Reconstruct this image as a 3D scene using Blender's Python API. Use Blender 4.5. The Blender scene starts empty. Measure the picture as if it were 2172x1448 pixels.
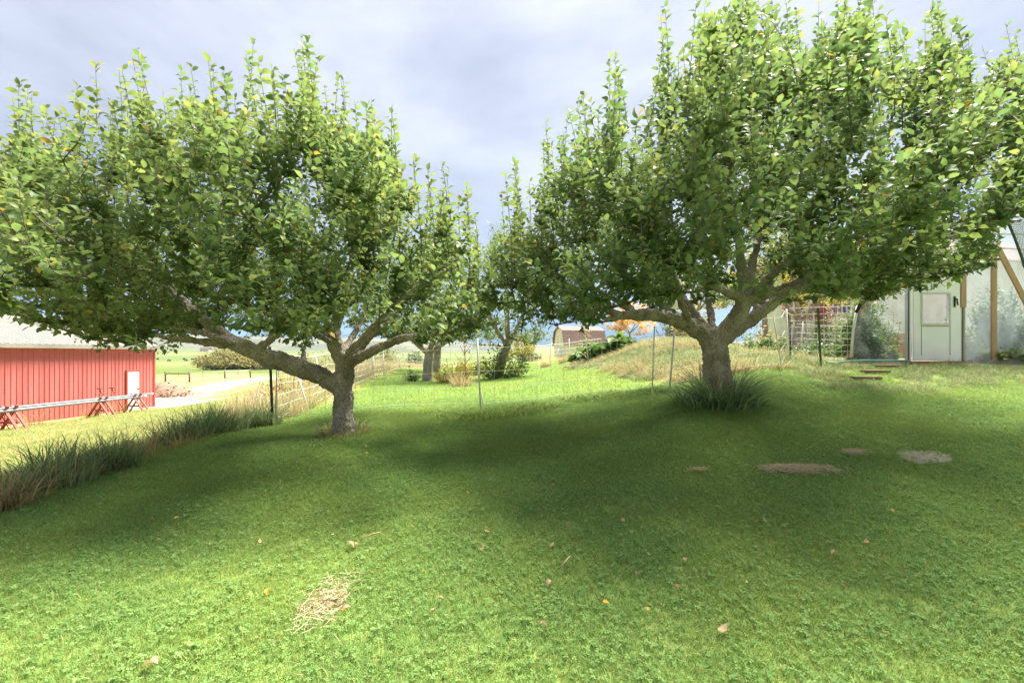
import bpy, bmesh, math, random
import numpy as np
from mathutils import Vector, Matrix, noise as mnoise

random.seed(7)
RNG = np.random.default_rng(7)
R = math.radians
scene = bpy.context.scene
COL = scene.collection

# ------------------------------------------------------------------ camera
F_PX = 1026.0            # focal length in photograph pixels (2172 wide)
CX, HZ = 1086.0, 750.0   # centre column and horizon row of the photograph
EYE = 1.5
cam_d = bpy.data.cameras.new('camera')
cam_d.sensor_width = 36.0
cam_d.lens = 36.0 * F_PX / 2172.0
cam_d.shift_y = (HZ - 724.0) / 2172.0
cam_d.clip_start = 0.05
cam_d.clip_end = 30000
cam = bpy.data.objects.new('camera', cam_d)
cam.location = (0, 0, EYE)
cam.rotation_euler = (R(90), 0, 0)
COL.objects.link(cam)
scene.camera = cam

# ------------------------------------------------------------------ sky + sun
SUN_AZ, SUN_EL = R(46), R(61)      # azimuth from +Y towards +X
world = bpy.data.worlds.new('World')
scene.world = world
world.use_nodes = True
wn = world.node_tree
wn.nodes.clear()
w_out = wn.nodes.new('ShaderNodeOutputWorld')
w_bg = wn.nodes.new('ShaderNodeBackground')
w_sky = wn.nodes.new('ShaderNodeTexSky')
w_sky.sky_type = 'NISHITA'
w_sky.sun_disc = False
w_sky.sun_elevation = SUN_EL
w_sky.sun_rotation = SUN_AZ
w_sky.dust_density = 2.0
w_tc = wn.nodes.new('ShaderNodeTexCoord')
w_map = wn.nodes.new('ShaderNodeMapping')
w_map.inputs['Scale'].default_value = (1.0, 0.7, 2.2)
w_map.inputs['Rotation'].default_value = (0.0, 0.25, 0.5)
w_n = wn.nodes.new('ShaderNodeTexNoise')
w_n.inputs['Scale'].default_value = 2.1
w_n.inputs['Detail'].default_value = 7
w_n.inputs['Roughness'].default_value = 0.60
w_n.inputs['Distortion'].default_value = 0.25
w_r = wn.nodes.new('ShaderNodeValToRGB')
w_r.color_ramp.elements[0].position = 0.34
w_r.color_ramp.elements[0].color = (0.67, 0.68, 0.80, 1)
w_r.color_ramp.elements[1].position = 0.66
w_r.color_ramp.elements[1].color = (1.24, 1.24, 1.36, 1)
w_mix = wn.nodes.new('ShaderNodeMixRGB')
w_mix.inputs['Fac'].default_value = 0.97
wn.links.new(w_tc.outputs['Generated'], w_map.inputs['Vector'])
wn.links.new(w_map.outputs['Vector'], w_n.inputs['Vector'])
wn.links.new(w_n.outputs['Fac'], w_r.inputs['Fac'])
wn.links.new(w_sky.outputs['Color'], w_mix.inputs['Color1'])
# overcast veil: brightness rises from horizon to zenith as (1 + 2 sin h) / 3
w_sep = wn.nodes.new('ShaderNodeSeparateXYZ')
w_cl = wn.nodes.new('ShaderNodeClamp')
w_ma = wn.nodes.new('ShaderNodeMath'); w_ma.operation = 'MULTIPLY_ADD'
w_ma.inputs[1].default_value = 2 / 3; w_ma.inputs[2].default_value = 1 / 3
w_mul = wn.nodes.new('ShaderNodeVectorMath'); w_mul.operation = 'SCALE'
wn.links.new(w_tc.outputs['Generated'], w_sep.inputs['Vector'])
wn.links.new(w_sep.outputs['Z'], w_cl.inputs['Value'])
wn.links.new(w_cl.outputs['Result'], w_ma.inputs[0])
wn.links.new(w_ma.outputs['Value'], w_mul.inputs['Scale'])
wn.links.new(w_r.outputs['Color'], w_mul.inputs[0])
wn.links.new(w_mul.outputs['Vector'], w_mix.inputs['Color2'])
wn.links.new(w_mix.outputs['Color'], w_bg.inputs['Color'])
wn.links.new(w_bg.outputs['Background'], w_out.inputs['Surface'])
w_bg.inputs['Strength'].default_value = 0.085

sun_d = bpy.data.lights.new('sun', 'SUN')
sun_d.energy = 1.5
sun_d.angle = R(24.0)
sun_d.color = (1.0, 0.93, 0.79)
sun = bpy.data.objects.new('sun', sun_d)
to_sun = Vector((math.sin(SUN_AZ) * math.cos(SUN_EL), math.cos(SUN_AZ) * math.cos(SUN_EL), math.sin(SUN_EL)))
sun.rotation_euler = to_sun.to_track_quat('Z', 'Y').to_euler()
sun.location = (20, 20, 30)
COL.objects.link(sun)

vs = scene.view_settings
vs.view_transform = 'Standard'
vs.look = 'None'
vs.gamma = 1.0
vs.use_curve_mapping = False
vs.exposure = 3.7
scene.cycles.use_denoising = True
scene.cycles.max_bounces = 8
scene.cycles.transparent_max_bounces = 12
scene.cycles.transmission_bounces = 6
scene.cycles.volume_bounces = 0
scene.cycles.caustics_reflective = False
scene.cycles.caustics_refractive = False


# ------------------------------------------------------------------ helpers
def P(px, py, d):
    """world point seen at photograph pixel (px, py) at depth d metres"""
    return np.array(((px - CX) / F_PX * d, d, EYE - (py - HZ) / F_PX * d))


def proj(p):
    p = np.asarray(p, float)
    d = np.maximum(p[..., 1], 0.05)
    return CX + p[..., 0] / d * F_PX, HZ - (p[..., 2] - EYE) / d * F_PX


def tag(o, label=None, cat=None, group=None, kind=None):
    if label: o['label'] = label
    if cat: o['category'] = cat
    if group: o['group'] = group
    if kind: o['kind'] = kind
    return o


def link(o, parent=None, col=None):
    (col or COL).objects.link(o)
    if parent is not None:
        o.parent = parent
        o.matrix_parent_inverse = Matrix.Translation(-Vector(parent.location)) if parent.type == 'EMPTY' and parent.parent is None else Matrix()
    return o


def empty(name, loc, label=None, cat=None, group=None):
    o = bpy.data.objects.new(name, None)
    o.location = loc
    o.empty_display_size = 0.1
    COL.objects.link(o)
    return tag(o, label, cat, group)


class MB:
    """collects shapes into one mesh"""
    def __init__(self):
        self.v, self.f, self.n, self.att = [], [], 0, []

    def add(self, verts, faces, att=None):
        verts = np.asarray(verts, float).reshape(-1, 3)
        self.v.append(verts)
        faces = np.asarray(faces, int)
        self.f.append(faces + self.n)
        if att is None: att = np.zeros(len(verts))
        self.att.append(np.broadcast_to(np.asarray(att, float), (len(verts),)))
        self.n += len(verts)
        return self

    def box(self, lo, hi):
        x0, y0, z0 = lo; x1, y1, z1 = hi
        return self.add([(x0,y0,z0),(x1,y0,z0),(x1,y1,z0),(x0,y1,z0),(x0,y0,z1),(x1,y0,z1),(x1,y1,z1),(x0,y1,z1)],
                        [(0,3,2,1),(4,5,6,7),(0,1,5,4),(1,2,6,5),(2,3,7,6),(3,0,4,7)])

    def beam(self, a, b, w, h, up=(0, 0, 1)):
        a, b = np.asarray(a, float), np.asarray(b, float)
        d = b - a; d = d / np.linalg.norm(d)
        s = np.cross(d, up)
        if np.linalg.norm(s) < 1e-4: s = np.cross(d, (0, 1, 0))
        s /= np.linalg.norm(s); u = np.cross(s, d)
        vs_ = []
        for p in (a, b):
            for i, j in ((-1,-1),(1,-1),(1,1),(-1,1)):
                vs_.append(p + s * i * w / 2 + u * j * h / 2)
        return self.add(vs_, [(0,3,2,1),(4,5,6,7),(0,1,5,4),(1,2,6,5),(2,3,7,6),(3,0,4,7)])

    def tube(self, pts, rad, sides=8, cap=True, wob=0.0, att=None):
        pts = np.asarray(pts, float); k = len(pts)
        rad = np.broadcast_to(np.asarray(rad, float), (k,))
        t = np.gradient(pts, axis=0)
        t /= np.linalg.norm(t, axis=1)[:, None] + 1e-9
        ref = np.array((0, 0, 1.0)) if abs(t[0][2]) < 0.9 else np.array((1.0, 0, 0))
        s = np.cross(t[0], ref); s /= np.linalg.norm(s)
        ang = np.arange(sides) * 2 * math.pi / sides
        vv = np.zeros((k, sides, 3))
        for i in range(k):
            s = s - t[i] * np.dot(s, t[i]); s /= np.linalg.norm(s) + 1e-9
            u = np.cross(t[i], s)
            rr = rad[i] * (1 + (wob * RNG.standard_normal(sides) if wob else 0))
            vv[i] = pts[i] + np.outer(np.cos(ang) * rr, s) + np.outer(np.sin(ang) * rr, u)
        i0 = (np.arange(k - 1)[:, None] * sides + np.arange(sides)[None]).ravel()
        i1 = (np.arange(k - 1)[:, None] * sides + (np.arange(sides)[None] + 1) % sides).ravel()
        f = np.stack([i0, i1, i1 + sides, i0 + sides], 1)
        self.add(vv.reshape(-1, 3), f, att)
        if cap and sides > 3:
            n0 = self.n - k * sides
            for c, r in ((pts[0], range(sides)), (pts[-1], range((k - 1) * sides, k * sides))):
                r = list(r)
                self.v.append(np.asarray(c)[None]); self.att.append(np.zeros(1))
                ci = self.n; self.n += 1
                fl = [(n0 + r[j], n0 + r[(j + 1) % sides], ci) for j in range(sides)]
                if r[0] == 0: fl = [(a, c2, b) for a, b, c2 in fl]
                self.f.append(np.asarray(fl))
        return self

    def mesh(self, name, smooth=False, att=False):
        V = np.concatenate(self.v) if self.v else np.zeros((0, 3))
        return raw_mesh(name, V, self.f, smooth, np.concatenate(self.att) if att else None)

    def build(self, name, mat, parent=None, smooth=False, att=False, col=None):
        o = bpy.data.objects.new(name, self.mesh(name, smooth, att))
        if mat: o.data.materials.append(mat)
        return link(o, parent, col)


def raw_mesh(name, V, flist, smooth=False, att=None):
    me = bpy.data.meshes.new(name)
    me.vertices.add(len(V))
    me.vertices.foreach_set('co', np.asarray(V, np.float32).ravel())
    loops = np.concatenate([f.ravel() for f in flist]).astype(np.int32)
    sizes = np.concatenate([np.full(len(f), f.shape[1]) for f in flist]).astype(np.int32)
    me.loops.add(len(loops))
    me.loops.foreach_set('vertex_index', loops)
    me.polygons.add(len(sizes))
    starts = np.concatenate([[0], np.cumsum(sizes)[:-1]]).astype(np.int32)
    me.polygons.foreach_set('loop_start', starts)
    me.polygons.foreach_set('loop_total', sizes)
    me.polygons.foreach_set('use_smooth', np.full(len(sizes), bool(smooth)))
    if att is not None:
        a = me.attributes.new('rnd', 'FLOAT', 'POINT')
        a.data.foreach_set('value', np.asarray(att, np.float32))
    me.update(calc_edges=True)
    return me


# ------------------------------------------------------------------ materials
def nodes(name):
    m = bpy.data.materials.new(name)
    m.use_nodes = True
    nt = m.node_tree
    b = nt.nodes['Principled BSDF']
    return m, nt, b


def N(nt, typ, **kw):
    n = nt.nodes.new(typ)
    for k, v in kw.items():
        if k in n.inputs.keys(): n.inputs[k].default_value = v
        else: setattr(n, k, v)
    return n


def noise_node(nt, scale, detail=5, rough=0.6, stretch=None, coord='Object'):
    tc = N(nt, 'ShaderNodeTexCoord')
    mp = N(nt, 'ShaderNodeMapping')
    if stretch: mp.inputs['Scale'].default_value = stretch
    nn = N(nt, 'ShaderNodeTexNoise')
    nn.inputs['Scale'].default_value = scale
    nn.inputs['Detail'].default_value = detail
    nn.inputs['Roughness'].default_value = rough
    nt.links.new(tc.outputs[coord], mp.inputs['Vector'])
    nt.links.new(mp.outputs['Vector'], nn.inputs['Vector'])
    return nn


def ramp(nt, stops):
    r = N(nt, 'ShaderNodeValToRGB')
    e = r.color_ramp.elements
    while len(e) < len(stops): e.new(0.5)
    for i, (p, c) in enumerate(stops):
        e[i].position = p; e[i].color = (*c, 1)
    return r


def surf(name, c1, c2=None, scale=6.0, rough=0.7, bump=0.0, bscale=None, metal=0.0, stretch=None, spec=0.4, coord='Object', lo=0.35, hi=0.68):
    m, nt, b = nodes(name)
    b.inputs['Roughness'].default_value = rough
    b.inputs['Metallic'].default_value = metal
    b.inputs['Specular IOR Level'].default_value = spec
    if c2 is None:
        c2 = tuple(x * 0.75 for x in c1)
    nn = noise_node(nt, scale, 8, 0.65, stretch, coord)
    r = ramp(nt, [(lo, c2), (hi, c1)])
    nt.links.new(nn.outputs['Fac'], r.inputs['Fac'])
    nt.links.new(r.outputs['Color'], b.inputs['Base Color'])
    if bump:
        n2 = noise_node(nt, bscale or scale * 4, 6, 0.6, stretch, coord)
        bp = N(nt, 'ShaderNodeBump')
        bp.inputs['Strength'].default_value = bump
        bp.inputs['Distance'].default_value = 0.02
        nt.links.new(n2.outputs['Fac'], bp.inputs['Height'])
        nt.links.new(bp.outputs['Normal'], b.inputs['Normal'])
    return m


def leafy(name, stops, trans=0.35, rough=0.5, under=None, bigscale=None, bigcol=None, bigamt=0.5, spec=0.35, tval=1.55):
    """two-sided leaf: per-leaf colour from attribute rnd, light passing through"""
    m, nt, b = nodes(name)
    out = nt.nodes['Material Output']
    at = N(nt, 'ShaderNodeAttribute', attribute_name='rnd')
    r = ramp(nt, stops)
    nt.links.new(at.outputs['Fac'], r.inputs['Fac'])
    col = r.outputs['Color']
    if bigscale:
        ge = N(nt, 'ShaderNodeNewGeometry')
        nn = N(nt, 'ShaderNodeTexNoise')
        nn.inputs['Scale'].default_value = bigscale
        nn.inputs['Detail'].default_value = 3
        nt.links.new(ge.outputs['Position'], nn.inputs['Vector'])
        mr = N(nt, 'ShaderNodeMapRange')
        mr.inputs['From Min'].default_value = 0.42
        mr.inputs['From Max'].default_value = 0.68
        mr.inputs['To Max'].default_value = bigamt
        nt.links.new(nn.outputs['Fac'], mr.inputs['Value'])
        mx = N(nt, 'ShaderNodeMixRGB')
        mx.inputs['Color2'].default_value = (*bigcol, 1)
        nt.links.new(mr.outputs['Result'], mx.inputs['Fac'])
        nt.links.new(col, mx.inputs['Color1'])
        col = mx.outputs['Color']
    tcol = col
    if under:
        ge = N(nt, 'ShaderNodeNewGeometry')
        mx = N(nt, 'ShaderNodeMixRGB')
        mx.inputs['Color2'].default_value = (*under, 1)
        mu = N(nt, 'ShaderNodeMath', operation='MULTIPLY')
        mu.inputs[1].default_value = 0.6
        nt.links.new(ge.outputs['Backfacing'], mu.inputs[0])
        nt.links.new(mu.outputs['Value'], mx.inputs['Fac'])
        nt.links.new(col, mx.inputs['Color1'])
        col = mx.outputs['Color']
    b.inputs['Roughness'].default_value = rough
    b.inputs['Specular IOR Level'].default_value = spec
    nt.links.new(col, b.inputs['Base Color'])
    tr = N(nt, 'ShaderNodeBsdfTranslucent')
    hs = N(nt, 'ShaderNodeHueSaturation')
    hs.inputs['Hue'].default_value = 0.485
    hs.inputs['Saturation'].default_value = 1.0
    hs.inputs['Value'].default_value = tval
    nt.links.new(tcol, hs.inputs['Color'])
    nt.links.new(hs.outputs['Color'], tr.inputs['Color'])
    ms = N(nt, 'ShaderNodeMixShader')
    ms.inputs['Fac'].default_value = trans
    nt.links.new(b.outputs['BSDF'], ms.inputs[1])
    nt.links.new(tr.outputs['BSDF'], ms.inputs[2])
    nt.links.new(ms.outputs['Shader'], out.inputs['Surface'])
    return m


M = {}
def bark_mat():
    m, nt, b = nodes('apple_bark')
    n1 = noise_node(nt, 62, 8, 0.75, (1, 1, 0.45))
    n2 = noise_node(nt, 5, 5, 0.6, (1, 1, 0.6))
    tc = N(nt, 'ShaderNodeTexCoord'); mp = N(nt, 'ShaderNodeMapping'); mp.inputs['Scale'].default_value = (1, 1, 0.42)
    vo = N(nt, 'ShaderNodeTexVoronoi', feature='DISTANCE_TO_EDGE'); vo.inputs['Scale'].default_value = 48
    nt.links.new(tc.outputs['Object'], mp.inputs['Vector']); nt.links.new(mp.outputs['Vector'], vo.inputs['Vector'])
    r1 = ramp(nt, [(0.30, (0.20, 0.175, 0.16)), (0.48, (0.50, 0.46, 0.43)), (0.68, (0.74, 0.71, 0.68))])
    r2 = ramp(nt, [(0.36, (0.62, 0.58, 0.50)), (0.62, (1.15, 1.12, 1.1))])
    r3 = ramp(nt, [(0.0, (0.6, 0.57, 0.55)), (0.12, (1, 1, 1))])
    nt.links.new(n1.outputs['Fac'], r1.inputs['Fac']); nt.links.new(n2.outputs['Fac'], r2.inputs['Fac']); nt.links.new(vo.outputs['Distance'], r3.inputs['Fac'])
    a = N(nt, 'ShaderNodeMixRGB', blend_type='MULTIPLY', Fac=1.0); c = N(nt, 'ShaderNodeMixRGB', blend_type='MULTIPLY', Fac=0.8)
    nt.links.new(r1.outputs['Color'], a.inputs['Color1']); nt.links.new(r2.outputs['Color'], a.inputs['Color2'])
    nt.links.new(a.outputs['Color'], c.inputs['Color1']); nt.links.new(r3.outputs['Color'], c.inputs['Color2'])
    nt.links.new(c.outputs['Color'], b.inputs['Base Color'])
    b.inputs['Roughness'].default_value = 0.9; b.inputs['Specular IOR Level'].default_value = 0.2
    ad = N(nt, 'ShaderNodeMath', operation='MULTIPLY_ADD'); ad.inputs[1].default_value = 1.4
    nt.links.new(vo.outputs['Distance'], ad.inputs[0]); nt.links.new(n1.outputs['Fac'], ad.inputs[2])
    bp = N(nt, 'ShaderNodeBump', Strength=1.0, Distance=0.035)
    nt.links.new(ad.outputs['Value'], bp.inputs['Height']); nt.links.new(bp.outputs['Normal'], b.inputs['Normal'])
    return m


M['bark'] = bark_mat()
M['bark_dark'] = surf('twig_bark', (0.17, 0.14, 0.115), (0.08, 0.065, 0.05), 14, 0.85, 0.5, 40)
M['leaf'] = leafy('apple_leaf', [(0.0, (0.070, 0.145, 0.050)), (0.45, (0.115, 0.200, 0.062)), (0.80, (0.170, 0.245, 0.070)), (0.955, (0.24, 0.29, 0.075)), (0.975, (0.46, 0.34, 0.04)), (1.0, (0.50, 0.29, 0.04))],
                  0.50, 0.48, under=(0.19, 0.26, 0.14), bigscale=0.55, bigcol=(0.16, 0.205, 0.04), bigamt=0.5, spec=0.25, tval=1.3)
M['leaf_far'] = leafy('orchard_leaf', [(0.0, (0.045, 0.10, 0.020)), (0.6, (0.10, 0.17, 0.03)), (0.93, (0.17, 0.21, 0.04)), (1.0, (0.42, 0.28, 0.03))], 0.42, 0.5)
M['leaf_yellow'] = leafy('yellowing_leaf', [(0.0, (0.14, 0.18, 0.03)), (0.5, (0.30, 0.28, 0.04)), (1.0, (0.45, 0.32, 0.05))], 0.4, 0.5)
M['leaf_orange'] = leafy('orange_leaf', [(0.0, (0.50, 0.32, 0.10)), (0.6, (0.62, 0.42, 0.14)), (1.0, (0.55, 0.26, 0.06))], 0.4, 0.5)
M['leaf_red'] = leafy('red_leaf', [(0.0, (0.11, 0.015, 0.02)), (0.6, (0.17, 0.025, 0.03)), (1.0, (0.13, 0.05, 0.02))], 0.35, 0.5)
M['leaf_garden'] = leafy('garden_leaf', [(0.0, (0.035, 0.10, 0.025)), (0.6, (0.08, 0.17, 0.035)), (1.0, (0.18, 0.24, 0.05))], 0.35, 0.45)
M['leaf_blue'] = leafy('willow_leaf', [(0.0, (0.10, 0.15, 0.07)), (0.6, (0.17, 0.21, 0.09)), (1.0, (0.30, 0.28, 0.08))], 0.35, 0.5)
M['leaf_bush'] = leafy('valley_willow_leaf', [(0.0, (0.12, 0.15, 0.06)), (0.5, (0.25, 0.24, 0.07)), (1.0, (0.42, 0.34, 0.10))], 0.3, 0.6)
M['grass'] = leafy('lawn_blade', [(0.0, (0.105, 0.21, 0.055)), (0.5, (0.205, 0.350, 0.100)), (0.88, (0.33, 0.45, 0.16)), (0.95, (0.38, 0.34, 0.14)), (1.0, (0.50, 0.43, 0.24))],
                   0.42, 0.65, bigscale=0.9, bigcol=(0.29, 0.35, 0.08), bigamt=0.5, spec=0.08)
M['clover'] = leafy('clover_leaf', [(0.0, (0.125, 0.235, 0.07)), (0.6, (0.19, 0.32, 0.10)), (1.0, (0.26, 0.38, 0.14))], 0.40, 0.65, spec=0.08)
M['grass_tall'] = leafy('bank_blade', [(0.0, (0.08, 0.15, 0.06)), (0.5, (0.16, 0.25, 0.11)), (0.85, (0.28, 0.35, 0.17)), (1.0, (0.42, 0.36, 0.20))], 0.4, 0.6, spec=0.15)
M['grass_clump'] = leafy('clump_blade', [(0.0, (0.07, 0.14, 0.06)), (0.5, (0.16, 0.255, 0.11)), (0.95, (0.32, 0.41, 0.20)), (1.0, (0.40, 0.34, 0.18))], 0.38, 0.6, spec=0.15)
M['grass_dry'] = leafy('dry_blade', [(0.0, (0.20, 0.17, 0.07)), (0.4, (0.36, 0.29, 0.14)), (0.8, (0.50, 0.41, 0.24)), (1.0, (0.20, 0.22, 0.06))], 0.35, 0.7, spec=0.15)
M['grass_gold'] = leafy('meadow_blade', [(0.0, (0.28, 0.27, 0.11)), (0.5, (0.44, 0.39, 0.20)), (1.0, (0.58, 0.51, 0.33))], 0.35, 0.7, spec=0.15)
M['barn_red'] = surf('faded_red_steel', (0.50, 0.145, 0.135), (0.37, 0.085, 0.078), 1.3, 0.6, 0.05, 30, stretch=(1, 1, 0.22))
M['barn_trim'] = surf('red_trim', (0.44, 0.08, 0.07), (0.36, 0.06, 0.055), 3, 0.5)
M['roof_white'] = surf('pale_steel_roof', (0.27, 0.26, 0.235), (0.20, 0.195, 0.175), 1.2, 0.5, 0.04, 20)
M['white'] = surf('white_paint', (0.80, 0.80, 0.78), (0.70, 0.70, 0.68), 3, 0.55)
M['door_white'] = surf('door_white_paint', (0.84, 0.83, 0.93), (0.76, 0.75, 0.85), 2, 0.4)
M['plastic_white'] = surf('white_plastic', (0.80, 0.80, 0.80), (0.68, 0.68, 0.68), 8, 0.4)
M['string'] = surf('white_poly_string', (0.82, 0.81, 0.76), (0.70, 0.69, 0.64), 10, 0.7)
M['alu'] = surf('weathered_aluminium', (0.30, 0.31, 0.33), (0.22, 0.23, 0.25), 5, 0.42, metal=0.6, stretch=(1, 0.1, 1))
M['red_wood'] = surf('weathered_red_wood', (0.40, 0.085, 0.07), (0.24, 0.10, 0.08), 7, 0.8, 0.3, 40, stretch=(1, 1, 0.3))
M['rust'] = surf('rusty_iron', (0.22, 0.08, 0.045), (0.10, 0.04, 0.03), 20, 0.85)
M['green_steel'] = surf('green_post_paint', (0.045, 0.13, 0.045), (0.03, 0.085, 0.03), 8, 0.5)
M['dark_steel'] = surf('dark_post_paint', (0.035, 0.065, 0.045), (0.02, 0.04, 0.03), 8, 0.5)
M['wire'] = surf('galvanised_wire', (0.62, 0.60, 0.62), (0.45, 0.43, 0.45), 14, 0.45, metal=0.4)
M['lumber'] = surf('pine_lumber', (0.46, 0.31, 0.20), (0.36, 0.22, 0.13), 3, 0.7, 0.15, 30, stretch=(5, 5, 0.4))
M['sill_wood'] = surf('rust_stained_sill', (0.34, 0.10, 0.035), (0.22, 0.06, 0.025), 4, 0.7, 0.2, 30, stretch=(0.4, 4, 4))
M['plank'] = surf('old_step_plank', (0.26, 0.17, 0.11), (0.14, 0.09, 0.06), 5, 0.85, 0.3, 40, stretch=(0.4, 4, 4))
M['grey_wood'] = surf('grey_fence_wood', (0.20, 0.17, 0.15), (0.10, 0.085, 0.075), 6, 0.85, 0.3, 30)
M['shade_cloth'] = surf('grey_shade_mesh', (0.40, 0.41, 0.40), (0.30, 0.31, 0.31), 60, 0.9)
M['shade_edge'] = surf('dark_green_hem', (0.05, 0.085, 0.07), (0.03, 0.055, 0.045), 30, 0.9)
M['black'] = surf('black_plastic', (0.03, 0.03, 0.035), (0.015, 0.015, 0.02), 10, 0.45)
M['hose'] = surf('teal_hose', (0.04, 0.34, 0.27), (0.03, 0.25, 0.20), 10, 0.45)
M['cream'] = surf('cream_siding', (0.74, 0.70, 0.58), (0.64, 0.60, 0.49), 2, 0.7)
M['stone'] = surf('pale_concrete', (0.46, 0.39, 0.33), (0.34, 0.28, 0.23), 6, 0.9, 0.4, 40)
M['house_roof'] = surf('brown_house_roof', (0.16, 0.085, 0.06), (0.10, 0.055, 0.04), 5, 0.85)
M['shutter'] = surf('blue_window_blind', (0.10, 0.13, 0.24), (0.06, 0.08, 0.15), 5, 0.6)
M['cow'] = surf('black_cow_hide', (0.025, 0.022, 0.02), (0.012, 0.01, 0.01), 4, 0.7)
M['woodchip'] = surf('brush_pile_wood', (0.34, 0.22, 0.15), (0.14, 0.085, 0.06), 6, 0.9, 0.6, 20)
M['orange_tie'] = surf('orange_twine', (0.75, 0.16, 0.03), (0.60, 0.12, 0.03), 10, 0.6)
M['yellow_tie'] = surf('yellow_twine', (0.80, 0.55, 0.04), (0.65, 0.42, 0.03), 10, 0.6)
M['dead_tan'] = leafy('fallen_tan_leaf', [(0.0, (0.40, 0.28, 0.15)), (0.5, (0.46, 0.34, 0.20)), (1.0, (0.32, 0.20, 0.10))], 0.2, 0.7)
M['dead_yellow'] = leafy('fallen_yellow_leaf', [(0.0, (0.62, 0.44, 0.05)), (1.0, (0.58, 0.28, 0.04))], 0.25, 0.6)
M['dead_brown'] = leafy('fallen_brown_leaf', [(0.0, (0.26, 0.11, 0.05)), (1.0, (0.34, 0.17, 0.08))], 0.2, 0.7)
M['straw'] = leafy('straw', [(0.0, (0.52, 0.43, 0.29)), (0.5, (0.70, 0.60, 0.45)), (1.0, (0.60, 0.47, 0.33))], 0.25, 0.8, spec=0.1)
M['peel'] = surf('dry_reed', (0.50, 0.38, 0.22), (0.36, 0.26, 0.14), 12, 0.8)


def shed_roof_mat():
    m, nt, b = nodes('brown_shingle')
    tc = N(nt, 'ShaderNodeTexCoord')
    br = N(nt, 'ShaderNodeTexBrick')
    br.inputs['Color1'].default_value = (0.26, 0.17, 0.155, 1)
    br.inputs['Color2'].default_value = (0.20, 0.13, 0.125, 1)
    br.inputs['Mortar'].default_value = (0.11, 0.065, 0.06, 1)
    br.inputs['Scale'].default_value = 1.0
    br.inputs['Brick Width'].default_value = 0.55
    br.inputs['Row Height'].default_value = 0.22
    br.inputs['Mortar Size'].default_value = 0.018
    mp = N(nt, 'ShaderNodeMapping')
    mp.inputs['Rotation'].default_value = (R(90), 0, 0)
    nt.links.new(tc.outputs['Object'], mp.inputs['Vector'])
    nt.links.new(mp.outputs['Vector'], br.inputs['Vector'])
    nt.links.new(br.outputs['Color'], b.inputs['Base Color'])
    b.inputs['Roughness'].default_value = 0.9
    return m


def film_mat(name, transp, tint=(0.86, 0.90, 0.93), cloudy=0.5):
    """creased clear polythene: partly see-through, partly milky, a little shiny"""
    m, nt, b = nodes(name)
    out = nt.nodes['Material Output']
    tr = N(nt, 'ShaderNodeBsdfTransparent')
    tr.inputs['Color'].default_value = (0.93, 0.95, 0.96, 1)
    tl = N(nt, 'ShaderNodeBsdfTranslucent')
    tl.inputs['Color'].default_value = (*tint, 1)
    b.inputs['Base Color'].default_value = (*tint, 1)
    b.inputs['Roughness'].default_value = 0.16
    b.inputs['Specular IOR Level'].default_value = 0.8
    nn = noise_node(nt, 5.0, 6, 0.6, (1.0, 1.0, 0.35))
    mp = nn.inputs['Vector'].links[0].from_node
    mp.inputs['Rotation'].default_value = (0, R(-38), 0)
    bp = N(nt, 'ShaderNodeBump')
    bp.inputs['Strength'].default_value = 0.35
    bp.inputs['Distance'].default_value = 0.05
    nt.links.new(nn.outputs['Fac'], bp.inputs['Height'])
    nt.links.new(bp.outputs['Normal'], b.inputs['Normal'])
    m1 = N(nt, 'ShaderNodeMixShader')
    m1.inputs['Fac'].default_value = cloudy
    nt.links.new(b.outputs['BSDF'], m1.inputs[1])
    nt.links.new(tl.outputs['BSDF'], m1.inputs[2])
    mr = N(nt, 'ShaderNodeMapRange')
    mr.inputs['From Min'].default_value = 0.3
    mr.inputs['From Max'].default_value = 0.7
    mr.inputs['To Min'].default_value = min(1, transp + 0.14)
    mr.inputs['To Max'].default_value = transp - 0.14
    nt.links.new(nn.outputs['Fac'], mr.inputs['Value'])
    m2 = N(nt, 'ShaderNodeMixShader')
    nt.links.new(mr.outputs['Result'], m2.inputs['Fac'])
    nt.links.new(m1.outputs['Shader'], m2.inputs[1])
    nt.links.new(tr.outputs['BSDF'], m2.inputs[2])
    nt.links.new(m2.outputs['Shader'], out.inputs['Surface'])
    return m


M['shingle'] = shed_roof_mat()
M['film_clear'] = film_mat('clear_polythene', 0.85, (0.52, 0.57, 0.60))
M['film_milky'] = film_mat('milky_polythene', 0.60, (0.58, 0.66, 0.76))
M['film_roof'] = film_mat('roof_polythene', 0.78, (0.50, 0.58, 0.68))


def glass_mat():
    m, nt, b = nodes('door_glass')
    out = nt.nodes['Material Output']
    tr = N(nt, 'ShaderNodeBsdfTransparent')
    gl = N(nt, 'ShaderNodeBsdfGlossy')
    gl.inputs['Roughness'].default_value = 0.03
    ms = N(nt, 'ShaderNodeMixShader')
    ms.inputs['Fac'].default_value = 0.12
    nt.links.new(tr.outputs['BSDF'], ms.inputs[1])
    nt.links.new(gl.outputs['BSDF'], ms.inputs[2])
    nt.links.new(ms.outputs['Shader'], out.inputs['Surface'])
    return m


M['glass'] = glass_mat()

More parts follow.
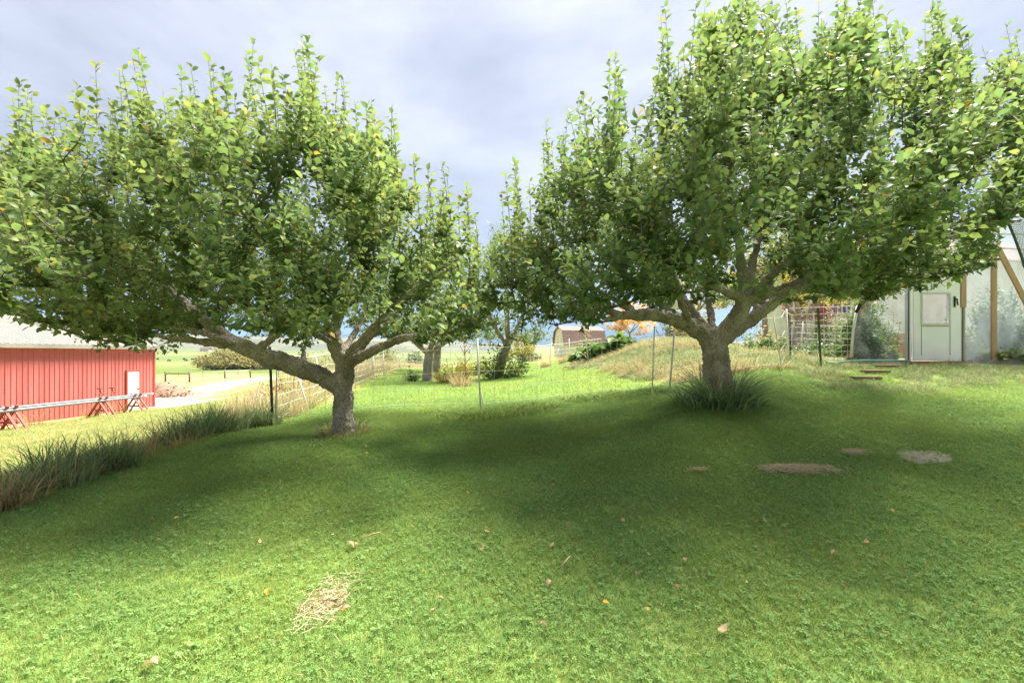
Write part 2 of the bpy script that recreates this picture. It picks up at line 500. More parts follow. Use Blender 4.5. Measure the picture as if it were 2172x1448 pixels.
# ------------------------------------------------------------------ ground shape
CP = [  # (px, py, depth) seen in the photograph
    (0,1448,2.0),(543,1448,2.05),(1086,1448,2.05),(1629,1448,2.1),(2172,1448,2.15),
    (0,1250,2.75),(543,1250,2.78),(1086,1250,2.75),(1629,1250,2.75),(2172,1250,2.75),
    (0,1090,3.9),(543,1090,3.95),(1086,1090,3.85),(1629,1090,3.75),(2172,1090,3.65),
    (300,985,5.0),(700,985,5.0),(1086,985,5.0),(1520,960,5.0),(2172,985,4.5),
    (730,920,6.2),(1086,900,6.6),(1520,900,5.8),(1520,853,6.6),(2172,900,5.4),
    (1900,884,6.0),(2060,886,5.9),(1720,838,7.2),(1900,828,7.3),(2172,830,7.0),
    (1810,772,9.0),(2000,770,9.0),(2172,772,9.0),(2000,782,8.4),(1850,795,8.1),(1700,788,8.4),(1750,772,9.1),(1640,800,8.0),
    (1600,757,12),(1680,748,14),(1800,752,16),(2100,755,16),(2100,755,12),
    (1450,815,9.0),(1330,805,10.5),(1215,785,16),(1450,738,12.5),(1330,746,15),(1250,760,18.5),(1400,728,14.5),(1560,745,11.5),
    (1017,872,7.5),(760,880,7.4),(1300,842,8.1),(900,840,10),(1100,820,11.5),(907,808,17),(1060,802,16.5),(925,792,21),
    (1180,776,24),(1200,759,46),(800,802,16.5),(850,784,21),(640,880,8.2),(700,850,10.5),
    (700,800,30),(620,800,38),(577,905,7.2),(450,930,6.0),(520,868,11),
    (327,862,26),(0,915,16.5),(330,905,12),(430,870,14),(430,832,36),(530,802,54),(350,812,47),(1330,742,40),(1450,735,40),
]
cw = [P(*c) for c in CP]
cw += [np.array(p, float) for p in [(-5.6,4.6,0.02),(-5.4,3.0,-0.02),(-8,6,-0.45),(-8,3,-0.5),(-12,8,-0.95),(-12,3,-1.05),(-17,5,-1.2),(-17.5,10,-1.2),(-19,20,-1.25),(-26,16,-1.2),(-19,30,-1.3),(-30,40,-1.3),
                                     (0,-5,0.0),(-6,-5,-0.1),(8,-5,0.2),(12,4,0.8),(12,0,0.5),(-2.6,0.5,0.05),(2.6,0.5,0.08),(20,10,1.4),(20,30,1.6),(25,50,1.8)]]
cw = np.array(cw)


def tps_fit(xy, z, reg=0.02):
    n = len(xy)
    d = np.linalg.norm(xy[:, None] - xy[None], axis=2)
    K = np.where(d > 0, d * d * np.log(d + 1e-12), 0)
    A = np.zeros((n + 3, n + 3))
    A[:n, :n] = K + reg * np.eye(n)
    A[:n, n] = 1; A[:n, n+1:] = xy
    A[n, :n] = 1; A[n+1:, :n] = xy.T
    b = np.zeros(n + 3); b[:n] = z
    return np.linalg.solve(A, b)


def warp(x, y):   # compress far points so that the fit stays even
    s = 1.0 / (1 + np.hypot(x, y) / 25.0)
    return np.stack([x * s, y * s], -1)


_cxy = warp(cw[:, 0], cw[:, 1])
_w = tps_fit(_cxy, cw[:, 2], 0.03)


def sstep(a, b, x):
    t = np.clip((x - a) / (b - a), 0, 1)
    return t * t * (3 - 2 * t)


def ground(x, y):
    x = np.asarray(x, float); y = np.asarray(y, float)
    shp = x.shape
    xf, yf = x.ravel(), y.ravel()
    out = np.zeros(len(xf))
    for i in range(0, len(xf), 20000):
        q = warp(xf[i:i+20000], yf[i:i+20000])
        d = np.linalg.norm(q[:, None] - _cxy[None], axis=2)
        K = np.where(d > 0, d * d * np.log(d + 1e-12), 0)
        out[i:i+20000] = K @ _w[:-3] + _w[-3] + q @ _w[-2:]
    rr = np.hypot(xf, yf)
    far = np.interp(rr, [60, 200, 330, 430, 600, 800, 1500, 9000], [-1.3, -3.0, -4.3, -3.6, 0.0, 5.0, 18.0, 60.0]) + 2.6 * sstep(-20, 40, xf) + 4.5 * sstep(-60, 60, xf) * sstep(90, 250, rr)
    far = far + 0.5 * np.sin(xf * 0.021 + 1) * np.sin(yf * 0.017) * sstep(60, 200, rr)
    t = np.maximum(sstep(42, 75, rr), sstep(22, 40, np.abs(xf)))
    t = np.maximum(t, sstep(-3, -12, yf))
    out = np.clip(out, -1.6, 2.2)
    z = out * (1 - t) + far * t
    # small lumps
    z = z + 0.018 * np.sin(xf * 2.3 + 0.7 * yf) * np.sin(yf * 1.9 - 0.5 * xf) * sstep(60, 20, rr)
    return z.reshape(shp)


def gz(x, y):
    return float(ground(np.array([x]), np.array([y]))[0])


def axis(lo, hi, step, out_lo, out_hi, growth=1.12):
    mid = list(np.arange(lo, hi + 1e-6, step))
    a, s = [], step
    v = lo
    while v > out_lo:
        s *= growth; v -= s; a.append(v)
    b, s = [], step
    v = mid[-1]
    while v < out_hi:
        s *= growth; v += s; b.append(v)
    return np.array(a[::-1] + mid + b)


def lawn_left(y):
    return np.interp(y, [-5, 2, 4, 5, 6, 7.3, 8.2, 10.5, 16.5, 21, 30, 46], [-4.3, -4.25, -4.15, -3.85, -3.75, -3.5, -3.4, -3.85, -4.5, -4.7, -4.5, -3.5])


def mound_w(x, y):
    """1 on the rough garden mound, 0 off it"""
    foot = np.interp(y, [8.6, 9.0, 10.5, 13, 16, 18.5, 24], [3.9, 3.1, 2.5, 2.25, 2.0, 2.3, 4.2])
    return sstep(-0.15, 0.35, x - foot) * sstep(8.4, 8.9, y) * sstep(30, 24, y)


def berm_w(x, y):
    """rough grassy bank in front of the greenhouse"""
    return sstep(4.6, 5.1, x) * sstep(6.9, 7.3, y + 0.0 * x) * sstep(9.2, 8.9, y)


gx = axis(-7.5, 9.5, 0.11, -9000, 9000)
gy = axis(0.6, 13.0, 0.11, -60, 12000)
XX, YY = np.meshgrid(gx, gy)
ZZ = ground(XX, YY)
nx, ny = len(gx), len(gy)
V = np.stack([XX, YY, ZZ], -1).reshape(-1, 3)
ii = (np.arange(ny - 1)[:, None] * nx + np.arange(nx - 1)[None]).ravel()
gmesh = raw_mesh('ground', V, [np.stack([ii, ii + 1, ii + 1 + nx, ii + nx], 1)], True)
# base colours of the kinds of ground
xf, yf = V[:, 0], V[:, 1]
rr = np.hypot(xf, yf)
colr = np.zeros((len(V), 4)); colr[:, 3] = 1
lawn = np.array((0.21, 0.29, 0.085)); yard = np.array((0.30, 0.27, 0.12)); fieldc = np.array((0.11, 0.16, 0.045)); dryc = np.array((0.30, 0.25, 0.13)); moundc = np.array((0.24, 0.22, 0.11))
lw = sstep(-0.25, 0.2, xf - lawn_left(yf)) * sstep(50, 42, yf)
base = yard[None] * np.ones((len(V), 1))
ff = sstep(62, 80, yf)[:, None]
stripes = (0.5 + 0.5 * np.sin(yf * 0.02 + 0.6 * np.sin(xf * 0.01)))[:, None]
base = base * (1 - ff) + ff * (fieldc * stripes + (0.6 * fieldc + 0.4 * dryc) * (1 - stripes))
rt = sstep(5, 40, xf)[:, None] * ff
base = base * (1 - 0.7 * rt) + 0.7 * rt * dryc
base = base * (1 - lw[:, None]) + lw[:, None] * lawn
mw = mound_w(xf, yf)[:, None]
base = base * (1 - mw) + mw * moundc
colr[:, :3] = base
ca = gmesh.color_attributes.new('soil', 'FLOAT_COLOR', 'POINT')
ca.data.foreach_set('color', colr.astype(np.float32).ravel())


def ground_mat():
    m, nt, b = nodes('soil_and_turf')
    at = N(nt, 'ShaderNodeAttribute', attribute_name='soil')
    n1 = noise_node(nt, 0.35, 8, 0.65)
    n2 = noise_node(nt, 5.0, 8, 0.7)
    r1 = ramp(nt, [(0.36, (0.62, 0.72, 0.55)), (0.52, (1, 1, 1)), (0.70, (1.45, 1.25, 1.2))])
    r2 = ramp(nt, [(0.3, (0.6, 0.6, 0.6)), (0.7, (1.35, 1.3, 1.2))])
    nt.links.new(n1.outputs['Fac'], r1.inputs['Fac'])
    nt.links.new(n2.outputs['Fac'], r2.inputs['Fac'])
    a = N(nt, 'ShaderNodeMixRGB', blend_type='MULTIPLY', Fac=1.0)
    c = N(nt, 'ShaderNodeMixRGB', blend_type='MULTIPLY', Fac=1.0)
    nt.links.new(at.outputs['Color'], a.inputs['Color1'])
    nt.links.new(r1.outputs['Color'], a.inputs['Color2'])
    nt.links.new(a.outputs['Color'], c.inputs['Color1'])
    nt.links.new(r2.outputs['Color'], c.inputs['Color2'])
    nt.links.new(c.outputs['Color'], b.inputs['Base Color'])
    b.inputs['Roughness'].default_value = 0.95
    b.inputs['Specular IOR Level'].default_value = 0.1
    bp = N(nt, 'ShaderNodeBump', Strength=0.6, Distance=0.04)
    n3 = noise_node(nt, 14.0, 6, 0.7)
    nt.links.new(n3.outputs['Fac'], bp.inputs['Height'])
    nt.links.new(bp.outputs['Normal'], b.inputs['Normal'])
    return m


gmesh.materials.append(ground_mat())
g_obj = link(bpy.data.objects.new('ground', gmesh))
tag(g_obj, 'gently rolling turf, yard and valley floor', kind='structure')

# gravel drive past the barn
drive_c = np.array([P(200, 880, 24)[:2], P(330, 850, 29)[:2], P(400, 838, 33.5)[:2], P(450, 824, 39)[:2], P(510, 811, 47)[:2], P(560, 803, 54)[:2], P(640, 798, 62)[:2]])
drive_c[0] = (-15.5, 24.5)
tt = np.linspace(0, len(drive_c) - 1, 90)
cxs = np.interp(tt, np.arange(len(drive_c)), drive_c[:, 0]); cys = np.interp(tt, np.arange(len(drive_c)), drive_c[:, 1])
for _ in range(12):
    cxs[1:-1] = (cxs[:-2] + 2 * cxs[1:-1] + cxs[2:]) / 4; cys[1:-1] = (cys[:-2] + 2 * cys[1:-1] + cys[2:]) / 4
tg = np.stack([np.gradient(cxs), np.gradient(cys)], 1); tg /= np.linalg.norm(tg, axis=1)[:, None]
nr = np.stack([-tg[:, 1], tg[:, 0]], 1)
wl = 2.2 + 0.45 * np.sin(np.arange(90) * 0.9) + 0.3 * RNG.standard_normal(90)
wr = 2.2 + 0.45 * np.cos(np.arange(90) * 0.7) + 0.3 * RNG.standard_normal(90)
dv = []
for j in range(9):
    s = j / 8
    off = (wl * (1 - s) - wr * s)[:, None] * nr
    px_, py_ = cxs + off[:, 0], cys + off[:, 1]
    dv.append(np.stack([px_, py_, ground(px_, py_) + (0.03 if 0 < j < 8 else -0.02)], 1))
dv = np.array(dv).transpose(1, 0, 2).reshape(-1, 3)
i0 = (np.arange(89)[:, None] * 9 + np.arange(8)[None]).ravel()
dm = raw_mesh('gravel_drive', dv, [np.stack([i0, i0 + 9, i0 + 10, i0 + 1], 1)], True)
M['gravel'] = surf('pale_gravel', (0.50, 0.44, 0.35), (0.34, 0.30, 0.22), 2.5, 0.95, 0.5, 25)
dm.materials.append(M['gravel'])
tag(link(bpy.data.objects.new('gravel_drive', dm)), 'pale gravel drive running past the red barn', kind='structure')


# ------------------------------------------------------------------ far hills and mountains
def ridge(name, d, prof, mat, depth, label, seed, rough=1.0):
    """a range of hills: prof = [(px, py)] skyline at distance d"""
    pxs = np.linspace(-900, 3100, 260)
    py_ = np.interp(pxs, [p[0] for p in prof], [p[1] for p in prof])
    rows = 14
    vv = np.zeros((rows, len(pxs), 3))
    for r_ in range(rows):
        t = r_ / (rows - 1)
        dd = d - depth * (1 - t)
        x = (pxs - CX) / F_PX * d
        top = EYE + (HZ - py_) / F_PX * d
        prof_t = math.sin(t * math.pi / 2) ** 1.3
        nz = np.array([mnoise.fractal(Vector((a * 6.0 / d, t * 2.2, seed)), 0.9, 2.1, 5) for a in x]) * rough
        z0 = -6
        vv[r_] = np.stack([x * (0.985 + 0.015 * t), np.full_like(x, dd) , z0 + (top - z0) * prof_t * (1 + 0.22 * nz)], 1)
    vv[:, :, 1] += 0
    n = len(pxs)
    i0 = (np.arange(rows - 1)[:, None] * n + np.arange(n - 1)[None]).ravel()
    back = vv[-1].copy(); back[:, 1] += depth * 0.8; back[:, 2] = -6
    V_ = np.concatenate([vv.reshape(-1, 3), back])
    fb = (rows - 1) * n + np.arange(n - 1)
    me = raw_mesh(name, V_, [np.stack([i0, i0 + 1, i0 + 1 + n, i0 + n], 1), np.stack([fb, fb + 1, fb + 1 + n, fb + n], 1)], True)
    me.materials.append(mat)
    o = link(bpy.data.objects.new(name, me))
    return tag(o, label, kind='structure')


M['hill'] = surf('sage_hill', (0.15, 0.14, 0.08), (0.06, 0.075, 0.04), 0.006, 0.95, lo=0.4, hi=0.6)
M['mountain'] = surf('forest_mountain', (0.05, 0.07, 0.07), (0.02, 0.035, 0.035), 0.0025, 0.95, lo=0.4, hi=0.62)
ridge('hills', 1150, [(-900, 700), (-200, 690), (100, 688), (330, 705), (450, 712), (560, 716), (680, 722), (800, 718), (900, 722), (1000, 728), (1120, 733), (1200, 735), (1300, 731), (1480, 728), (1600, 722), (1800, 715), (2100, 700), (3100, 690)],
      M['hill'], 480, 'low sage covered hills beyond the valley', 3.3)
ridge('mountains', 3400, [(-900, 690), (0, 700), (400, 712), (700, 712), (900, 706), (1060, 698), (1150, 684), (1230, 676), (1280, 674), (1340, 680), (1420, 688), (1500, 696), (1700, 690), (2000, 680), (3100, 670)],
      M['mountain'], 1500, 'forested mountains blue with distance', 9.1)

# haze
hz = MB().box((-4200, -70, -9), (4200, 6400, 262))
ho = hz.build('haze', None)
hm = bpy.data.materials.new('valley_haze')
hm.use_nodes = True
hn = hm.node_tree
hn.nodes.remove(hn.nodes['Principled BSDF'])
pv = hn.nodes.new('ShaderNodeVolumePrincipled')
pv.inputs['Color'].default_value = (0.30, 0.56, 1.0, 1)
pv.inputs['Density'].default_value = 0.00015
pv.inputs['Anisotropy'].default_value = 0.2
hn.links.new(pv.outputs['Volume'], hn.nodes['Material Output'].inputs['Volume'])
ho.data.materials.append(hm)
tag(ho, 'pale blue haze over the valley', kind='stuff')

# ------------------------------------------------------------------ leaves
LEAF_V = np.array([(0.00, 0.00, 0.0), (0.26, 0.40, 0.10), (0.62, 0.43, 0.08), (1.0, 0.0, -0.16), (0.62, -0.43, 0.08), (0.26, -0.40, 0.10), (0.28, 0.0, 0.03), (0.66, 0.0, -0.01)])
LEAF_T = np.array([(0, 5, 6), (0, 6, 1), (4, 3, 7), (7, 3, 2)])
LEAF_Q = np.array([(5, 4, 7, 6), (6, 7, 2, 1)])
LEAF4_V = np.array([(0, 0, 0), (0.45, 0.42, 0.08), (1.0, 0, -0.12), (0.45, -0.42, 0.08)])
LEAF4_T = np.array([(0, 3, 2), (0, 2, 1)])


def frames(D, Nn):
    D = D / (np.linalg.norm(D, axis=1)[:, None] + 1e-9)
    S = np.cross(Nn, D)
    S /= np.linalg.norm(S, axis=1)[:, None] + 1e-9
    U = np.cross(D, S)
    return D, S, U


def leaves_mesh(name, Pn, D, Nn, L, W, rnd, simple=False):
    D, S, U = frames(D, Nn)
    T = LEAF4_V if simple else LEAF_V
    n, k = len(Pn), len(T)
    droop = RNG.uniform(-0.3, 2.8, n)
    vv = (Pn[:, None] + D[:, None] * (T[None, :, 0] * L[:, None])[..., None] + S[:, None] * (T[None, :, 1] * W[:, None])[..., None]
          + U[:, None] * ((T[None, :, 2] * L[:, None]) * np.where(T[None, :, 2] < 0, droop[:, None], 1.0))[..., None])
    off = (np.arange(n) * k)[:, None, None]
    if simple:
        fl = [(LEAF4_T[None] + off).reshape(-1, 3)]
    else:
        fl = [(LEAF_T[None] + off).reshape(-1, 3), (LEAF_Q[None] + off).reshape(-1, 4)]
    return raw_mesh(name, vv.reshape(-1, 3), fl, True, np.repeat(rnd, k))


leaf_parts = {}


def leaf_part_mesh(i, mat):
    key = (i, mat.name)
    if key not in leaf_parts:
        me = raw_mesh('leaf', LEAF_V * np.array((1, 1, 1)), [LEAF_T, LEAF_Q], True, np.full(8, (i + 0.5) / 12 * 0.97))
        me.materials.append(mat)
        leaf_parts[key] = me
    return leaf_parts[key]


# ------------------------------------------------------------------ tree builder
def smooth_path(pts, n):
    pts = np.asarray(pts, float)
    if len(pts) < 3:
        t = np.linspace(0, 1, n)[:, None]
        return pts[0] * (1 - t) + pts[-1] * t
    seg = np.concatenate([[0], np.cumsum(np.linalg.norm(np.diff(pts[:, :3], axis=0), axis=1))])
    u = np.linspace(0, seg[-1], n)
    out = np.stack([np.interp(u, seg, pts[:, i]) for i in range(pts.shape[1])], 1)
    for _ in range(2):
        out[1:-1] = (out[:-2] + 2 * out[1:-1] + out[2:]) / 4
    return out


def build_tree(name, label, group, base, limbs, center, ax, zb, htop, edge_h, n_target, n_shoot, leaf_len, mat, outline=None,
               bottom=None, leaders=(), simple=False, n_parts=0, rnd_bias=0.0, cat='tree', spacing=0.024, shoot_len=(0.28, 0.85), seed=1, branch_parts=True, voxel=0.013, up=1.0, fade=None, auto_lead=None):
    rng = np.random.default_rng(seed)
    root = empty(name, tuple(base), label, cat, group)
    pos, par, rad, hand = [], [], [], []

    def addn(p, pa, r=0.0, h=False):
        pos.append(np.asarray(p, float)); par.append(pa); rad.append(r); hand.append(h)
        return len(pos) - 1

    # hand limbs: list of dict(path=[(x,y,z,r)], from=index of an earlier limb or None)
    limb_nodes = []
    trunk_mb = MB()
    for lb in limbs:
        pth = np.asarray(lb, float)
        ln = np.linalg.norm(np.diff(pth[:, :3], axis=0), axis=1).sum()
        k = max(4, int(ln / 0.12))
        sp = smooth_path(pth, k)
        wobn = rng.standard_normal((k, 3)) * 0.010
        wobn[0] = 0
        sp[:, :3] += wobn * np.linspace(0, 1, k)[:, None]
        if pos:
            dd = np.linalg.norm(np.array(pos) - sp[0, :3], axis=1)
            pa = int(np.argmin(dd))
        else:
            pa = -1
        ids = []
        for q in sp:
            pa = addn(q[:3], pa, q[3], True); ids.append(pa)
        limb_nodes.append(ids)
        trunk_mb.tube(sp[:, :3], sp[:, 3], 12, True, 0.05)

    # volume to fill
    def inside(p):
        q = (p - center) / ax
        r2 = np.hypot(q[0], q[1])
        if r2 > 1: return False
        top = zb + edge_h + (htop - edge_h) * (1 - r2 ** 2.6)
        bot = zb + 0.25 * (1 - r2) - 0.1
        if not (bot < p[2] < top): return False
        if outline is not None:
            x_, y_ = proj(p)
            if y_ < outline(x_) + 95: return False
            if bottom is not None and y_ > bottom(x_): return False
        return True

    targets = []
    tries = 0
    while len(targets) < n_target and tries < 60000:
        tries += 1
        p = np.array((center[0] + rng.uniform(-1, 1) * ax[0], center[1] + rng.uniform(-1, 1) * ax[1], zb + rng.uniform(-0.1, htop)))
        q = np.hypot((p[0] - center[0]) / ax[0], (p[1] - center[1]) / ax[1])
        top = zb + edge_h + (htop - edge_h) * (1 - min(q, 1) ** 2.6)
        if inside(p) and p[2] < zb + (top - zb) * 0.78:
            targets.append(p)
    fork = pos[limb_nodes[0][-1]]
    targets.sort(key=lambda p: np.linalg.norm(p - fork))
    n_hand_trunk = len(limb_nodes[0])
    for p in targets:
        A = np.array(pos)
        dv_ = p - A
        dd = np.linalg.norm(dv_, axis=1)
        pen = np.where(np.arange(len(A)) < n_hand_trunk - 1, 3.0, 0.0)
        pen = pen + np.maximum(0, A[:, 2] - p[2]) * 1.2
        b_ = int(np.argmin(dd + pen))
        a0 = A[b_]
        L = dd[b_]
        if L < 0.1: continue
        k = max(2, int(L / 0.14))
        bow = rng.standard_normal(3) * 0.10 * L; bow[2] -= 0.05 * L
        pa = b_
        for j in range(1, k + 1):
            t = j / k
            pa = addn(a0 + (p - a0) * t + bow * 4 * t * (1 - t) * 0.5 + rng.standard_normal(3) * 0.008, pa)
    n = len(pos)
    A = np.array(pos); par_a = np.array(par)
    child_sum = np.zeros(n); r_final = np.zeros(n)
    for i in range(n - 1, -1, -1):
        r_ = max(child_sum[i], 0.0055 ** 2.3) ** (1 / 2.3)
        if hand[i]: r_ = max(rad[i], 0.008)
        r_final[i] = r_
        if par_a[i] >= 0: child_sum[par_a[i]] += min(r_, 0.05) ** 2.3
    # chains
    kids = [[] for _ in range(n)]
    for i in range(n):
        if par_a[i] >= 0: kids[par_a[i]].append(i)
    twig = MB()
    chains = []
    handset = np.array(hand)
    starts = [i for i in range(n) if not handset[i] and (handset[par_a[i]] or kids[par_a[i]][0] != i)]
    for s in starts:
        ch = [par_a[s], s]
        while True:
            kk = [c for c in kids[ch[-1]] if not handset[c]]
            if not kk: break
            ch.append(kids[ch[-1]][0] if not handset[kids[ch[-1]][0]] else kk[0])
        rr_ = r_final[ch].copy(); rr_[0] = min(rr_[0], rr_[1] * 1.15)
        chains.append((ch, rr_))
    for ch, rr_ in chains:
        if branch_parts and rr_[1] > 0.011 and len(ch) > 3:
            MB().tube(A[ch], rr_, 7, True, 0.06).build('branch', M['bark_dark'], root, True)
        else:
            twig.tube(A[ch], rr_, 4 if rr_[1] < 0.012 else 6, False)
    # trunk skin
    tme = trunk_mb.mesh(name + '_trunk', True)
    to = bpy.data.objects.new('trunk_source', tme)
    COL.objects.link(to)
    md = to.modifiers.new('r', 'REMESH'); md.mode = 'VOXEL'; md.voxel_size = voxel; md.use_smooth_shade = True
    sm = to.modifiers.new('s', 'SMOOTH'); sm.factor = 0.5; sm.iterations = 5
    tx = bpy.data.textures.new('bark_lumps', 'CLOUDS'); tx.noise_scale = 0.11; tx.noise_depth = 3
    dp = to.modifiers.new('d', 'DISPLACE'); dp.texture = tx; dp.strength = 0.045; dp.mid_level = 0.5; dp.texture_coords = 'GLOBAL'
    tx2 = bpy.data.textures.new('bark_plates', 'VORONOI'); tx2.noise_scale = 0.045; tx2.distance_metric = 'DISTANCE'
    dp2 = to.modifiers.new('d2', 'DISPLACE'); dp2.texture = tx2; dp2.strength = -0.022; dp2.mid_level = 0.4; dp2.texture_coords = 'GLOBAL'
    dg = bpy.context.evaluated_depsgraph_get()
    me = bpy.data.meshes.new_from_object(to.evaluated_get(dg))
    bpy.data.objects.remove(to)
    me.materials.clear(); me.materials.append(M['bark'])
    for p_ in me.polygons: p_.use_smooth = True
    link(bpy.data.objects.new('trunk', me), root)

    # shoots with leaves
    thin = np.where((r_final < 0.032) & (np.arange(n) >= n_hand_trunk))[0]
    LP, LD, LN, LL, LR = [], [], [], [], []

    def leaf_at(p, d, size, yb=0.0):
        LP.append(p); LD.append(d)
        up_ = np.array((0, 0, 1.0)) + rng.standard_normal(3) * 0.45
        LN.append(up_); LL.append(size * rng.uniform(0.55, 1.3))
        rv = np.clip(rng.normal(0.42 + rnd_bias + yb, 0.22), 0, 0.94)
        if rng.random() < 0.008: rv = rng.uniform(0.96, 1.0)
        LR.append(rv)

    def shoot(p0, d0, L, r0=0.0045):
        k = max(3, int(L / 0.09))
        pts = [np.asarray(p0, float)]
        d = d0 / np.linalg.norm(d0)
        lean = rng.standard_normal(3) * 0.05
        for j in range(k):
            d = d + lean + rng.standard_normal(3) * 0.05 + np.array((0, 0, 0.05 * up))
            d /= np.linalg.norm(d)
            q = pts[-1] + d * (L / k)
            if outline is not None:
                x_, y_ = proj(q)
                if y_ < outline(x_) + 62: break
                if bottom is not None and y_ > bottom(x_) + 10: break
            pts.append(q)
        if len(pts) < 3: return
        pts = np.array(pts)
        Ls = np.linalg.norm(np.diff(pts, axis=0), axis=1).sum()
        twig.tube(pts, np.linspace(r0, 0.0015, len(pts)), 3, False)
        nl = max(3, int(Ls / spacing))
        seg = np.linspace(0, len(pts) - 1, nl)
        phi = rng.uniform(0, 6.28)
        for j in range(nl):
            i_ = min(int(seg[j]), len(pts) - 2); fr = seg[j] - i_
            p = pts[i_] * (1 - fr) + pts[i_ + 1] * fr
            t = pts[i_ + 1] - pts[i_]; t = t / np.linalg.norm(t)
            ref = np.array((0, 1.0, 0)) if abs(t[2]) > 0.7 else np.array((0, 0, 1.0))
            s = np.cross(t, ref); s /= np.linalg.norm(s); u = np.cross(s, t)
            phi += 2.4 + rng.normal(0, 0.3)
            side = s * math.cos(phi) + u * math.sin(phi)
            d_ = side * rng.uniform(0.7, 1.0) + t * rng.uniform(0.25, 0.8)
            if fade and j / nl > 0.8 : d_ = d_ + t * 0.4
            leaf_at(p + side * 0.012, d_, leaf_len * (0.8 if j > nl * 0.85 else 1.0), 0.10 if j > nl * 0.8 else 0)

    for _ in range(n_shoot):
        i = int(rng.choice(thin))
        p0 = A[i]
        q = (p0 - center) / ax
        rad_dir = np.array((q[0], q[1], 0.0))
        rn = np.hypot(q[0], q[1])
        hgt = np.clip((p0[2] - zb) / max(htop, 0.1), 0, 1)
        d0 = np.array((0, 0, (0.45 + 1.1 * hgt) * up)) + rad_dir * (0.9 - 0.5 * hgt) + rng.standard_normal(3) * 0.38
        shoot(p0, d0, rng.uniform(*shoot_len) * (0.75 + 0.5 * hgt))
        if rng.random() < 0.8:      # spur rosette
            m_ = rng.integers(4, 8)
            for j in range(m_):
                a_ = rng.uniform(0, 6.28)
                leaf_at(p0, np.array((math.cos(a_), math.sin(a_), rng.uniform(-0.3, 0.6))), leaf_len * 0.95)
    lead = list(leaders)
    if auto_lead:
        nlead, px0, px1, dc = auto_lead
        for _ in range(nlead):
            xx_ = rng.uniform(px0, px1); yy_ = outline(xx_) - 30 + abs(rng.normal(0, 75))
            lead.append((P(xx_, yy_, dc + rng.uniform(-1.7, 1.4)), rng.uniform(.9, 1.5)))
    for (tip, L) in lead:
        tip = np.asarray(tip, float)
        b0 = tip - np.array((rng.normal(0, 0.10), rng.normal(0, 0.10), 1.0)) * L
        pts = np.array([b0 + (tip - b0) * t + np.array((math.sin(t * 4), 0, 0)) * 0.02 for t in np.linspace(0, 1, 12)])
        twig.tube(pts, np.linspace(0.007, 0.0015, 12), 4, False)
        nl = int(L / (spacing * 1.15)); phi = 0
        for j in range(nl):
            t = (j + 0.5) / nl
            if t > 0.5 and rng.random() < 0.30: continue
            p = b0 + (tip - b0) * t
            phi += 2.4
            side = np.array((math.cos(phi), math.sin(phi), 0))
            leaf_at(p, side + np.array((0, 0, rng.uniform(0.2, 0.7) + (0.6 if t > 0.93 else 0))), leaf_len * (1.30 - 0.18 * t), 0.08)
    twig.build('twigs', M['bark_dark'], root)['kind'] = 'stuff'
    LP = np.array(LP); LD = np.array(LD); LN = np.array(LN); LL = np.array(LL); LR = np.array(LR)
    keep = np.ones(len(LP), bool)
    if outline is not None:
        x_, y_ = proj(LP)
        ox = np.array([outline(a) for a in x_])
        keep &= y_ > ox - 60
        if bottom is not None:
            bx = np.array([bottom(a) for a in x_])
            keep &= y_ < bx + 18
    LP, LD, LN, LL, LR = LP[keep], LD[keep], LN[keep], LL[keep], LR[keep]
    sel = np.zeros(len(LP), bool)
    if n_parts:
        x_, y_ = proj(LP)
        infr = (x_ > 15) & (x_ < 2157) & (y_ > 15) & (y_ < 1430)
        order = np.argsort(np.where(infr, np.linalg.norm(LP - np.array((0, 0, EYE)), axis=1), 99))
        sel[order[:n_parts]] = True
        D, S, U = frames(LD[sel], LN[sel])
        for p, d, s, u, l, rv in zip(LP[sel], D, S, U, LL[sel], LR[sel]):
            o = bpy.data.objects.new('leaf', leaf_part_mesh(min(11, int(rv * 12)), mat))
            w = l * 0.64
            COL.objects.link(o)
            o.parent = root
            mat4 = Matrix(((d[0]*l, s[0]*w, u[0]*l, p[0]), (d[1]*l, s[1]*w, u[1]*l, p[1]), (d[2]*l, s[2]*w, u[2]*l, p[2]), (0, 0, 0, 1)))
            o.matrix_parent_inverse = Matrix.Translation(-Vector(root.location))
            o.matrix_basis = mat4
    r_ = ~sel
    cm = leaves_mesh('foliage', LP[r_], LD[r_], LN[r_], LL[r_], LL[r_] * 0.64, LR[r_], simple)
    cm.materials.append(mat)
    co = link(bpy.data.objects.new('foliage', cm), root)
    co['kind'] = 'stuff'
    return root


def PP(lst):
    return [(*P(a, b, d), r) for a, b, d, r in lst]


def OFF(o, lst):
    return [(o[0] + a, o[1] + b, o[2] + c, r * .75) for a, b, c, r in lst]


# ------------------------------------------------------------------ the two big apple trees
def lerp_fn(pts):
    xs_ = [p[0] for p in pts]; ys_ = [p[1] for p in pts]
    return lambda x: np.interp(x, xs_, ys_)


